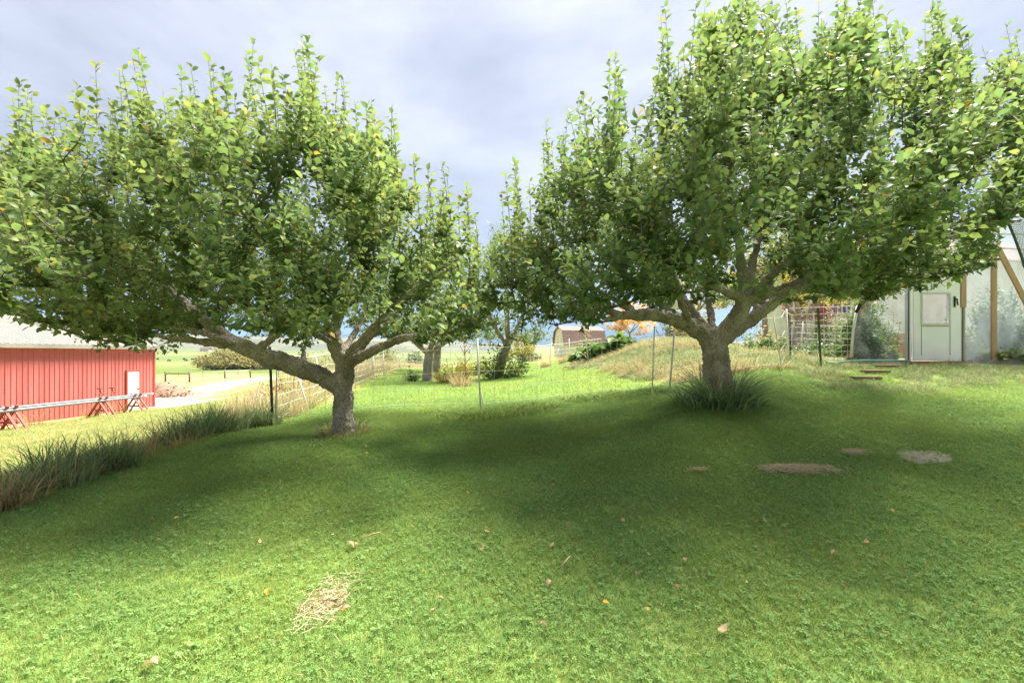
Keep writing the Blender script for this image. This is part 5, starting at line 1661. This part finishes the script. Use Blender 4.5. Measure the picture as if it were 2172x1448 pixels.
# ------------------------------------------------------------------ greenhouse
GY, GZ0 = 9.0, 1.34
GX0, GX1 = 6.32, 13.0
GC, GA, GH = (GX0 + GX1) / 2, (GX1 - GX0) / 2, 2.75
GL, GSK = 4.2, 0.74     # length and how far its axis turns to the right
gh = empty('greenhouse', (GC, GY + 3, GZ0), 'polythene covered greenhouse with white door and pine studs', 'greenhouse')


def arch(x):
    q = min(1.0, abs((x - GC) / GA))
    return GZ0 + GH * (1 - q ** 2.5) ** (1 / 2.5)


def film(x0, x1, y_, mat, nm, nxx=14, nz=14, waver=.012, seed=0):
    g = np.random.default_rng(seed)
    vv = []
    for j in range(nz + 1):
        for i in range(nxx + 1):
            xx = x0 + (x1 - x0) * i / nxx
            zz = GZ0 + .04 + (arch(xx) - GZ0 - .04) * j / nz
            dy = waver * mnoise.noise(Vector(((xx + zz) * 5.5, (xx - zz) * 1.3, seed))) * (0 if i in (0, nxx) else 1)
            vv.append((xx + GSK * (y_ - GY), y_ + dy, zz))
    f = [(j * (nxx + 1) + i, j * (nxx + 1) + i + 1, (j + 1) * (nxx + 1) + i + 1, (j + 1) * (nxx + 1) + i) for j in range(nz) for i in range(nxx)]
    return MB().add(vv, f).build(nm, mat, gh, True)


DX0, DX1 = 7.43, 8.28
film(GX0 + .005, DX0 - .06, GY, M['film_clear'], 'end_film', 30, 26, seed=1, waver=.09)
film(DX1 + .10, GX1 - .005, GY, M['film_milky'], 'end_film', 30, 14, seed=2, waver=.04)
# film over the arch
th_ = np.linspace(0, 1, 29)
axs = [GC - GA * math.cos(t * math.pi) for t in th_]
aa = []
for yy in np.linspace(GY, GY + GL, 9):
    for xx in axs: aa.append((xx + GSK * (yy - GY), yy, arch(xx) + .004 + .012 * math.sin(yy * 5 + xx * 2)))
f = [(j * 29 + i, j * 29 + i + 1, (j + 1) * 29 + i + 1, (j + 1) * 29 + i) for j in range(8) for i in range(28)]
MB().add(aa, f).build('roof_film', M['film_roof'], gh, True)
for yy in (GY + .05, GY + 1.4, GY + 2.8, GY + 4.15):
    MB().tube([(xx + GSK * (yy - GY), yy, arch(xx) - .02) for xx in axs], .022, 6).build('hoop', M['lumber'], gh, True)
film(GX0 + .01, GX1 - .01, GY + GL, M['film_roof'], 'far_end_film', 20, 10, seed=3)
# base boards and film skirt
MB().box((GX0 - .01, GY - .045, GZ0 - .16), (DX0 - .075, GY - .008, GZ0 + .035)).build('base_board', M['sill_wood'], gh)
MB().box((DX0 - .07, GY - .07, GZ0 - .16), (DX1 + .075, GY + .06, GZ0 + .02)).build('door_sill', M['sill_wood'], gh)
MB().box((DX1 + .08, GY - .045, GZ0 - .16), (GX1, GY - .008, GZ0 + .035)).build('base_board', M['sill_wood'], gh)
for a, b_, sd in ((GX0 - .02, DX0 - .075, 4), (DX1 + .08, GX1, 5)):
    vv = []; nn_ = 40
    for j in range(4):
        for i in range(nn_ + 1):
            xx = a + (b_ - a) * i / nn_
            vv.append((xx, GY - .055 - .03 * j / 3 - .018 * mnoise.noise(Vector((xx * 6, j * .8, sd))), GZ0 + .045 - .13 * j / 3 + .018 * mnoise.noise(Vector((xx * 4, 7, sd)))))
    f = [(j * (nn_ + 1) + i, (j + 1) * (nn_ + 1) + i, (j + 1) * (nn_ + 1) + i + 1, j * (nn_ + 1) + i + 1) for j in range(3) for i in range(nn_)]
    MB().add(vv, f).build('film_skirt', M['film_milky'], gh, True)
# studs
def stud(p0, p1, w=.089, t=.038, nm='stud', m='lumber'):
    MB().beam(p0, p1, w, t, (0, 1, 0)).build(nm, M[m], gh)


for xx in (DX0 - .035, DX1 + .05):
    stud((xx, GY + .03, GZ0), (xx, GY + .03, arch(xx) - .03), .05, .09, 'door_jamb', 'door_white')
stud((8.40, GY + .03, GZ0), (8.40, GY + .03, arch(8.4) - .05))
stud((8.94, GY - .025, GZ0 + .04), (8.94, GY - .025, 3.50))
stud((9.01, GY - .03, 3.46), (9.66, GY - .03, 2.20))
stud((9.66, GY + .03, GZ0), (9.66, GY + .03, arch(9.66) - .05))
stud((10.6, GY + .03, GZ0), (10.6, GY + .03, arch(10.6) - .05))
stud((8.37, GY - .03, 2.36), (8.37, GY - .03, 2.95), .09, .03, 'stud_block')
stud((6.60, GY + .5, GZ0), (7.02, GY + .45, arch(7.02) - .15), .09, .05, 'brace')
stud((7.16, GY + .8, GZ0 + .5), (7.16, GY + .8, arch(7.16) - .15), .09, .05, 'stud')
MB().tube([(GX0 - .02, GY - .01, GZ0 + .1), (GX0 + .02, GY - .012, GZ0 + .6), (GX0 + .10, GY - .012, GZ0 + 1.05)], .022, 6).build('edge_tape', M['plastic_white'], gh, True)
MB().tube([(GX0 + .07, GY - .02, GZ0 + .92), (GX0 + .12, GY - .03, GZ0 + 1.05), (GX0 + .22, GY - .02, GZ0 + 1.22)], [.025, .035, .02], 7, True, .2).build('clamp', M['black'], gh, True)
for xx in (DX0 - .062, DX1 + .078):
    MB().beam((xx, GY - .018, GZ0), (xx, GY - .018, arch(xx) - .1), .010, .02, (0, 1, 0)).build('film_batten', M['dark_steel'], gh)
# door
DZ0, DZ1 = GZ0 + .03, GZ0 + 1.52
wy0, wy1 = GZ0 + .72, GZ0 + 1.26
wx0, wx1 = DX0 + .16, DX1 - .20
dfy, dby = GY - .055, GY - .012
for lo, hi, nm in (((wx0 + .001, dfy + .001, DZ0), (wx1 - .001, dby, wy0), 'door'), ((DX0, dfy, DZ0), (wx0, dby, DZ1), 'stile'), ((wx1, dfy, DZ0), (DX1, dby, DZ1), 'stile'), ((wx0 + .001, dfy + .001, wy1), (wx1 - .001, dby, DZ1), 'top_rail')):
    o = MB().box(lo, hi).build(nm, M['door_white'], gh if nm == 'door' else gdoor)
    if nm == 'door': gdoor = o
for lo, hi in (((wx0 - .03, dfy - .012, wy0 - .03), (wx1 + .03, dfy - .001, wy0)), ((wx0 - .03, dfy - .012, wy1), (wx1 + .03, dfy - .001, wy1 + .03)), ((wx0 - .03, dfy - .012, wy0 + .001), (wx0, dfy - .001, wy1 - .001)), ((wx1, dfy - .012, wy0 + .001), (wx1 + .03, dfy - .001, wy1 - .001))):
    MB().box(lo, hi).build('window_frame', M['wire'], gdoor)
MB().box((wx0, GY - .036, wy0), (wx1, GY - .032, wy1)).build('window_pane', M['glass'], gdoor)
for xx in (wx0 - .02, wx1 + .02):
    MB().box((xx - .004, dfy - .004, DZ0 + .10), (xx + .004, dfy - .0005, wy0 - .04)).build('panel_groove', M['grey_wood'], gdoor)
MB().box((wx0 - .01, dfy - .006, wy0 - .055), (wx1 + .01, dfy - .001, wy0 - .045)).build('panel_groove', M['grey_wood'], gdoor)
MB().box((DX1 - .115, dfy - .014, GZ0 + 1.02), (DX1 - .085, dfy - .001, GZ0 + 1.22)).build('handle_plate', M['black'], gdoor)
MB().tube([(DX1 - .10, dfy - .014, GZ0 + 1.17), (DX1 - .10, dfy - .05, GZ0 + 1.17), (DX1 - .085, dfy - .055, GZ0 + 1.05)], .013, 8).build('handle', M['black'], gdoor, True)
# shade cloth hanging over the upper right of the end
vv = []; nn_ = 40
for j in range(9):
    for i in range(nn_ + 1):
        xx = 9.15 + (12.4 - 9.15) * i / nn_
        zt2 = min(arch(xx) + .02, 3.95)
        zlow = 3.97 - 1.0 * min(1, (xx - 9.15) / .40) - .25 * min(1, max(0, (xx - 9.55) / 1.2)) - .03 * math.sin(xx * 14)
        zz = zt2 + (min(zlow, zt2 - .02) - zt2) * j / 8
        vv.append((xx, GY - .075 - .02 * math.sin(xx * 5 + j), zz))
f = [(j * (nn_ + 1) + i, j * (nn_ + 1) + i + 1, (j + 1) * (nn_ + 1) + i + 1, (j + 1) * (nn_ + 1) + i) for j in range(8) for i in range(nn_)]
cloth = MB().add(vv, f).build('shade_cloth', None, gh, True)


def mesh_cloth():
    m, nt, b = nodes('shade_mesh_cloth')
    out = nt.nodes['Material Output']
    tc = N(nt, 'ShaderNodeTexCoord'); mp = N(nt, 'ShaderNodeMapping')
    mp.inputs['Rotation'].default_value = (R(90), 0, 0)
    br = N(nt, 'ShaderNodeTexBrick'); br.offset = 0
    br.inputs['Scale'].default_value = 1; br.inputs['Brick Width'].default_value = .04; br.inputs['Row Height'].default_value = .04; br.inputs['Mortar Size'].default_value = .009
    nt.links.new(tc.outputs['Object'], mp.inputs['Vector']); nt.links.new(mp.outputs['Vector'], br.inputs['Vector'])
    b.inputs['Base Color'].default_value = (.32, .33, .33, 1); b.inputs['Roughness'].default_value = .9
    tr = N(nt, 'ShaderNodeBsdfTransparent')
    mx = N(nt, 'ShaderNodeMath', operation='MULTIPLY_ADD'); mx.inputs[1].default_value = .5; mx.inputs[2].default_value = .35
    nt.links.new(br.outputs['Fac'], mx.inputs[0])
    ms = N(nt, 'ShaderNodeMixShader')
    nt.links.new(mx.outputs['Value'], ms.inputs['Fac']); nt.links.new(tr.outputs['BSDF'], ms.inputs[1]); nt.links.new(b.outputs['BSDF'], ms.inputs[2])
    nt.links.new(ms.outputs['Shader'], out.inputs['Surface'])
    return m


cloth.data.materials.append(mesh_cloth())
MB().tube([vv[8 * (nn_ + 1) + i] for i in range(nn_ + 1)], .022, 6, True, .15).build('cloth_hem', M['shade_edge'], gh, True)
# raised bed boards and plants inside
MB().box((7.7, GY + 1.2, GZ0 - .05), (8.3, GY + 1.6, GZ0 + .3)).build('raised_bed', M['lumber'], gh)
MB().box((8.9, GY + 2.4, GZ0 - .05), (13.4, GY + 2.45, GZ0 + .45)).build('raised_bed', M['lumber'], gh)
MB().box((9.8, GY + 3.7, GZ0 + .5), (12.2, GY + 3.75, GZ0 + .70)).build('raised_bed', M['lumber'], gh)
gp_l = ['tall tomato vine behind the clear film left of the door', 'second tomato vine deeper behind the clear film', 'leafy vine low behind the clear film beside the door', 'dark tall vine blurred behind the milky film', 'lower leafy vine blurred right of the white door', 'pale vine at the foot of the milky film', 'young plant seen through the door window']
for i, (xx, yy, r_, h_, m_, nn_s) in enumerate([(6.85, 9.5, .40, 1.5, 'leaf_garden', 90), (7.3, 9.9, .45, 1.7, 'leaf_garden', 90), (7.15, 9.4, .30, .5, 'leaf_far', 50), (9.65, 9.6, .50, 1.95, 'leaf_garden', 110), (8.70, 9.5, .33, 1.05, 'leaf_garden', 70), (9.2, 9.3, .60, .42, 'leaf_far', 70), (8.55, 10.9, .25, 1.2, 'leaf_far', 14)]):
    bush('greenhouse_plant', gp_l[i], (xx, yy), r_, h_, nn_s, 26, .085, M[m_], 'garden plant', 'plants inside the greenhouse', seed=200 + i, bottom=.05, upright=.8, z0=GZ0 - .03)

# ------------------------------------------------------------------ steps and hose
stp = empty('garden_steps', (*xy(1850, 8.2), gz(*xy(1850, 8.2))), 'three sunken plank steps climbing to the greenhouse', 'steps')
for px, py, d, w in ((1885, 779, 8.55, .55), (1858, 789, 8.2, .42), (1838, 801, 7.85, .42)):
    c_ = P(px, py, d)
    zz = max(gz(c_[0] - w / 2, c_[1]), gz(c_[0] + w / 2, c_[1])) + .03
    MB().box((c_[0] - w / 2, c_[1] - .06, zz - .12), (c_[0] + w / 2, c_[1] + .10, zz + .02)).build('tread', M['plank'], stp)
hp = []
for px, py, d in ((1752, 772, 8.75), (1762, 777, 8.65), (1790, 777, 8.7), (1830, 774, 8.78), (1870, 774, 8.8), (1915, 775, 8.8), (1925, 775, 8.8)):
    q = P(px, py, d); hp.append((q[0], q[1], gz(q[0], q[1]) + .09))
o = MB().tube(smooth_path(np.array(hp), 40), .014, 8).build('garden_hose', M['hose'], None, True)
tag(o, 'teal garden hose lying along the foot of the greenhouse', 'hose')

# ------------------------------------------------------------------ net fences
def step_post(parent, base, top, r=.011, m='plastic_white', spike=True):
    o = MB().tube([base, (np.array(base) + np.array(top)) / 2, top], r, 8).build('post', M[m], parent, True)
    return o


def net(name, label, path, height, dv, nh, sag=.03, r=.0028, group=None, posts=(), seed=0, jit=.02):
    g = np.random.default_rng(seed)
    path = np.asarray(path, float)
    seg = np.concatenate([[0], np.cumsum(np.linalg.norm(np.diff(path, axis=0), axis=1))])
    n = int(seg[-1] / dv)
    root = empty(name, (path[0][0], path[0][1], gz(*path[0])), label, 'fence', group)
    us = np.linspace(0, seg[-1], n + 1)
    xs_ = np.interp(us, seg, path[:, 0]); ys_ = np.interp(us, seg, path[:, 1]); zs_ = ground(xs_, ys_)
    sg = -sag * np.abs(np.sin(us / 3.2 * math.pi))
    for j in range(nh):
        t = (j + .5) / nh if j < nh - 1 else 1.0
        hh = height * t
        pts = np.stack([xs_, ys_, zs_ + hh + sg * t + g.normal(0, jit * .3, n + 1)], 1)
        MB().tube(pts, r * (1.3 if j == nh - 1 else .9), 4, False).build('line', M['string'], root)
    for i in range(n + 1):
        q = g.normal(0, jit, 2)
        MB().tube([(xs_[i], ys_[i], zs_[i] + .03), (xs_[i] + q[0], ys_[i], zs_[i] + height * .5), (xs_[i] + q[1], ys_[i], zs_[i] + height + sg[i])], r, 4, False).build('stay', M['string'], root)
    for b_, t_, rr_, m_ in posts:
        step_post(root, b_, t_, rr_, m_)
    return root


def PG(px, d):      # on the ground under pixel column px at depth d
    x, y = xy(px, d); return np.array((x, y, gz(x, y)))


def post_px(px0, d, px1, py1, r=.011, m='plastic_white'):
    b_ = PG(px0, d); t_ = P(px1, py1, d)
    return (b_ - (0, 0, .05), t_, r, m)


net('net_fence', 'white electric net fence crossing behind both big apple trunks', [PG(590, 7.35)[:2], PG(760, 7.4)[:2], PG(1020, 7.6)[:2], PG(1383, 8.45)[:2]], 1.02, .23, 4, .10, .0022, posts=[
    post_px(1020, 7.6, 1012, 718, .014), post_px(1028, 7.35, 1021, 830, .007), post_px(1383, 8.4, 1388, 692, .013), post_px(1419, 7.9, 1431, 697, .017)], seed=1)
net('net_fence', 'white net fence between the forked apple tree and the wire panel', [PG(1383, 8.45)[:2], PG(1500, 8.6)[:2], PG(1657, 8.6)[:2], PG(1670, 10)[:2]], 1.0, .26, 4, .08, .0022, posts=[
    post_px(1660, 8.5, 1640, 668, .011), post_px(1672, 10.0, 1668, 655, .016)], seed=2)
net('net_fence', 'white net fence curving away along the golden meadow', [PG(590, 7.5)[:2], PG(655, 9.2)[:2], PG(720, 12)[:2], PG(790, 16.5)[:2], PG(850, 21)[:2], PG(905, 27)[:2]], 1.05, .20, 6, .06, .0034, posts=[
    post_px(656, 8.6, 632, 796, .016), post_px(690, 10.5, 668, 750, .016), post_px(735, 13, 735, 735, .02), post_px(795, 17, 790, 745, .025), post_px(815, 18, 812, 747, .03), post_px(850, 21, 845, 752, .025)], seed=3)
net('net_fence', 'far white net fence in front of the cream shed', [PG(1085, 38)[:2], PG(1160, 38)[:2], PG(1275, 40)[:2]], 1.25, .30, 4, .04, .009, posts=[
    post_px(1165, 38, 1171, 725, .03), post_px(1180, 38, 1184, 738, .03), post_px(1208, 38, 1207, 718, .03)], seed=4)
net('net_fence', 'far white net fence across the lawn behind the wire panel', [PG(1690, 14.5)[:2], PG(1760, 14.2)[:2], PG(1812, 14)[:2]], .85, .17, 5, .03, .0034, posts=[post_px(1697, 14.4, 1703, 682, .012)], seed=5)

# white post with orange twine, pigtail stakes and steel posts
x, y, z = PG(584, 7.25)
rt_ = empty('fence_post', (x, y, z), 'white plastic fence post tied with orange twine', 'post')
MB().tube([(x, y, z - .05), P(589, 745, 7.25)], .014, 8).build('shaft', M['plastic_white'], rt_, True)
c_ = P(588, 823, 7.24)
tpts = [c_ + np.array((.05 * math.cos(a), -.03, .03 * math.sin(a) + .012 * math.sin(2 * a))) for a in np.linspace(0, 8, 26)]
MB().tube(tpts, .006, 5).build('twine', M['orange_tie'], rt_, True)


def t_post(label, px0, d, px1, py1, m):
    b_ = PG(px0, d); t_ = P(px1, py1, d)
    root = empty('steel_post', tuple(b_), label, 'post', 'steel fence posts')
    MB().beam(b_ - (0, 0, .1), t_, .040, .006, (0, 1, 0)).build('flange', M[m], root)
    MB().beam(b_ + (0, .016, -.1), t_ + (0, .016, 0), .006, .030, (0, 1, 0)).build('web', M[m], root)
    for k in range(14):
        q = b_ + (t_ - b_) * (k + 1) / 15
        MB().box((q[0] - .008, q[1] - .014, q[2] - .008), (q[0] + .008, q[1] - .004, q[2] + .008)).build('stud', M[m], root)
    return root


t_post('dark green steel post under the long low limb', 579, 7.2, 572, 735, 'dark_steel')
t_post('bright green steel post in the wire panel', 1742, 8.75, 1735, 653, 'green_steel')
t_post('dark steel post at the left end of the wire panel', 1677, 9.7, 1674, 660, 'dark_steel')
tie = MB().tube([P(1672, 664, 9.66), P(1678, 668, 9.66), P(1684, 671, 9.66)], .008, 5).build('twine_tie', M['yellow_tie'], None, True)
tag(tie, 'yellow twine knotted at the top of the dark steel post', 'twine')
for (p0, d, p1, y1, lb) in ((526, 7.6, 551, 812, 'taller pigtail stake leaning left of the green steel post'), (538, 8.3, 555, 834, 'shorter pigtail stake leaning left of the green steel post')):
    b_ = PG(p0, d); t_ = P(p1, y1, d)
    rt_ = empty('pigtail_stake', tuple(b_), lb, 'stake', 'pigtail fence stakes')
    MB().tube([b_ - (0, 0, .05), t_], .006, 6).build('rod', M['plastic_white'], rt_, True)
    MB().tube([t_ + np.array((.028 - .028 * math.cos(a), 0, .028 * math.sin(a))) for a in np.linspace(0, 5.6, 16)], .006, 6).build('loop', M['plastic_white'], rt_, True)

# welded wire panel
x0, x1 = P(1674, 700, 9.6)[0], P(1808, 700, 9.15)[0]
ya, yb = 9.6, 9.12
zt, zb_ = P(1700, 653, 9.5)[2], P(1700, 757, 9.5)[2]
wp = empty('wire_panel', (x0, ya, zb_), 'rigid galvanised wire panel between steel posts and greenhouse', 'fence')
nh = 9
for j in range(nh):
    z = zb_ + (zt - zb_) * (j / (nh - 1)) ** 1.05
    MB().tube([(x0, ya, z), (x1, yb, z)], .0045 if j < nh - 1 else .006, 5).build('wire', M['wire'], wp)
for i in range(12):
    t = i / 11
    MB().tube([(x0 + (x1 - x0) * t, ya + (yb - ya) * t - .005, zb_), (x0 + (x1 - x0) * t, ya + (yb - ya) * t - .005, zt)], .004, 5).build('wire', M['wire'], wp)

# ------------------------------------------------------------------ things lying on the lawn
def ray_ground(px, py):
    lo, hi = 1.2, 14.0
    ds = np.linspace(lo, hi, 1200)
    xs_ = (px - CX) / F_PX * ds; zs_ = EYE - (py - HZ) / F_PX * ds
    gzs = ground(xs_, ds)
    i = np.where(zs_ < gzs)[0]
    d = ds[i[0]] if len(i) else 5.0
    return np.array(((px - CX) / F_PX * d, d, gz((px - CX) / F_PX * d, d)))


p = ray_ground(1965, 972)
g_ = np.random.default_rng(9)
th = np.linspace(0, 2 * math.pi, 19)[:-1]
rim = np.array([(p[0] + .26 * math.cos(t) * (1 + .1 * g_.normal()), p[1] + .16 * math.sin(t) * (1 + .12 * g_.normal())) for t in th])
tz = gz(p[0], p[1]) + .014
gsx = (gz(p[0] + .2, p[1]) - gz(p[0] - .2, p[1])) / .4; gsy = (gz(p[0], p[1] + .2) - gz(p[0], p[1] - .2)) / .4
sl_ = lambda a, b_: (a - p[0]) * gsx + (b_ - p[1]) * gsy
sv = [(a, b_, tz - .10 + sl_(a, b_)) for a, b_ in rim] + [(a, b_, tz + sl_(a, b_)) for a, b_ in rim] + [(p[0], p[1], tz + .012)]
sm_ = MB().add(sv, [(i, (i + 1) % 18, 18 + (i + 1) % 18, 18 + i) for i in range(18)]); sm_.f.append(np.array([(18 + i, 18 + (i + 1) % 18, 36) for i in range(18)]))
tag(sm_.build('stepping_stone', M['stone'], None), 'flat pale stone slab set in the lawn at right', 'stone')


def straw(label, px, py, r, n, seed, h=.06):
    q = ray_ground(px, py)
    g = np.random.default_rng(seed)
    mb = MB()
    for i in range(n):
        c_ = np.array((q[0] + np.clip(g.normal(0, r[0] * .55), -1.5 * r[0], 1.5 * r[0]), q[1] + g.normal(0, r[1] * .5), 0.0))
        k = 1 - min(1, abs((c_[1] - q[1]) / r[1]))
        c_[2] = gz(c_[0], c_[1]) + .035 + h * k * g.random()
        d = g.standard_normal(3); d[2] *= .25; d /= np.linalg.norm(d)
        L = g.uniform(.012, .045)
        mb.tube([c_ - d * L, c_ + d * L * .1 + g.normal(0, .004, 3), c_ + d * L], .0011, 3, False, att=g.uniform(0, .9))
    o = mb.build('hay_clippings', M['straw'], None, False, True)
    return tag(o, label, 'clippings', 'dry clippings on the lawn', 'stuff')


straw('long heap of dry clippings on the right of the lawn', 1690, 1003, (.32, .09), 900, 1, .05)
straw('small heap of dry clippings left of the stone slab', 1812, 967, (.10, .05), 260, 2, .04)
straw('bare dry patch of straw in the near lawn', 690, 1285, (.12, .24), 420, 3, -.012)
straw('thin dry straw in front of the slim apple trunk', 1480, 1004, (.10, .04), 60, 4, .02)


def fallen(kind, px, py, size, label, seed, rz=None):
    q = ray_ground(px, py)
    g = np.random.default_rng(seed)
    key = ('fallen', kind, seed % 4)
    if key not in leaf_parts:
        v = LEAF_V.copy()
        v[:, 2] = v[:, 2] * g.uniform(-1.5, 2.2) + .25 * v[:, 1] ** 2 * g.uniform(0, 4)
        me = raw_mesh('fallen_leaf', v, [LEAF_T, LEAF_Q], True, np.full(8, g.uniform(0, 1)))
        me.materials.append(M[kind]); leaf_parts[key] = me
    o = bpy.data.objects.new('fallen_leaf', leaf_parts[key])
    o.location = (q[0], q[1], q[2] + .048)
    o.rotation_euler = (g.normal(0, .35), g.normal(0, .35), g.uniform(0, 6.28))
    size *= .62; o.scale = (size, size * .7, size)
    COL.objects.link(o)
    return tag(o, label, 'leaf', 'fallen leaves on the lawn')


spec = [('dead_yellow', 567, 1265, .07, 'bright orange fallen leaf in the lower left of the lawn'), ('dead_tan', 735, 1168, .10, 'left pale curled leaf of the cluster in the near lawn'), ('dead_tan', 757, 1166, .08, 'right pale curled leaf of the cluster in the near lawn'),
        ('dead_tan', 686, 1290, .09, 'tan leaf lying on the bare straw patch'), ('dead_tan', 703, 1284, .08, 'second tan leaf on the bare straw patch'), ('dead_tan', 725, 1312, .07, 'whitish leaf just below the straw patch'),
        ('dead_tan', 1040, 1141, .08, 'pale upright leaf in the middle of the near lawn'), ('dead_tan', 1175, 1166, .07, 'small cream leaf right of the lawn centre'), ('dead_tan', 1018, 1179, .07, 'pinkish narrow leaf below the lawn centre'),
        ('dead_tan', 1170, 1248, .08, 'pale round leaf with a dry stalk in the near lawn'), ('dead_tan', 1321, 1120, .07, 'pale leaf in the shaded lawn right of centre'), ('dead_tan', 1456, 1206, .06, 'small tan leaf right of the pale round leaf'),
        ('dead_tan', 1522, 1358, .10, 'large whitish curled leaf at the bottom of the lawn'), ('dead_tan', 1774, 1187, .07, 'upright tan leaf in the right lawn'), ('dead_tan', 1838, 1167, .08, 'pair shaped cream leaf in the right lawn'),
        ('dead_yellow', 2160, 1123, .10, 'large yellow leaf at the right edge of the lawn'), ('dead_yellow', 1278, 1297, .06, 'yellow leaf low in the centre of the lawn'), ('dead_yellow', 992, 1057, .06, 'yellow leaf between the two tree shadows'),
        ('dead_yellow', 1897, 1098, .05, 'orange leaf in the lit right lawn'), ('dead_yellow', 275, 1018, .08, 'yellow leaf beside the tall bank grass'), ('dead_brown', 385, 1080, .06, 'red brown leaf in the left lawn'),
        ('dead_tan', 335, 1432, .11, 'large tan leaf at the bottom left edge'), ('dead_brown', 840, 1097, .05, 'small red leaf in the middle distance of the lawn'), ('dead_tan', 552, 1167, .06, 'small white leaf left of the curled pair'),
        ('dead_yellow', 735, 1312, .05, 'yellowish leaf touching the whitish one'), ('dead_tan', 1145, 1345, .07, 'tan leaf near the bottom centre'), ('dead_brown', 1600, 1122, .06, 'reddish curled leaf in the right lawn shade'), ('dead_tan', 1627, 1121, .06, 'tan leaf next to the reddish curled one')]
for i, (k_, px, py, s_, lb) in enumerate(spec):
    fallen(k_, px, py, s_, lb, 500 + i)
g_ = np.random.default_rng(33)
many = {'dead_tan': 'small pale dry fallen leaf lying on the shaded lawn', 'dead_yellow': 'small yellow fallen leaf lying on the shaded lawn', 'dead_brown': 'small brown fallen leaf lying on the shaded lawn'}
for i in range(46):
    k_ = ['dead_tan', 'dead_yellow', 'dead_brown'][int(g_.integers(0, 3))]
    fallen(k_, g_.uniform(300, 1900), 930 + 420 * g_.random() ** 1.4, g_.uniform(.035, .055), many[k_], 600 + i)
tw = ray_ground(1190, 1225)
o = MB().tube([tw + (0, 0, .06), tw + (.05, .06, .09), tw + (.07, .13, .07)], .004, 5).build('dry_stalk', M['peel'], None, True)
tag(o, 'thin dry stalk lying above the pale round leaf', 'stalk')
tw = ray_ground(775, 1160)
o = MB().tube([tw + (-.03, -.02, .06), tw + (.04, .03, .08), tw + (.08, .09, .07)], .004, 5).build('dry_stalk', M['peel'], None, True)
tag(o, 'tan dry stalk right of the curled leaf pair', 'stalk')
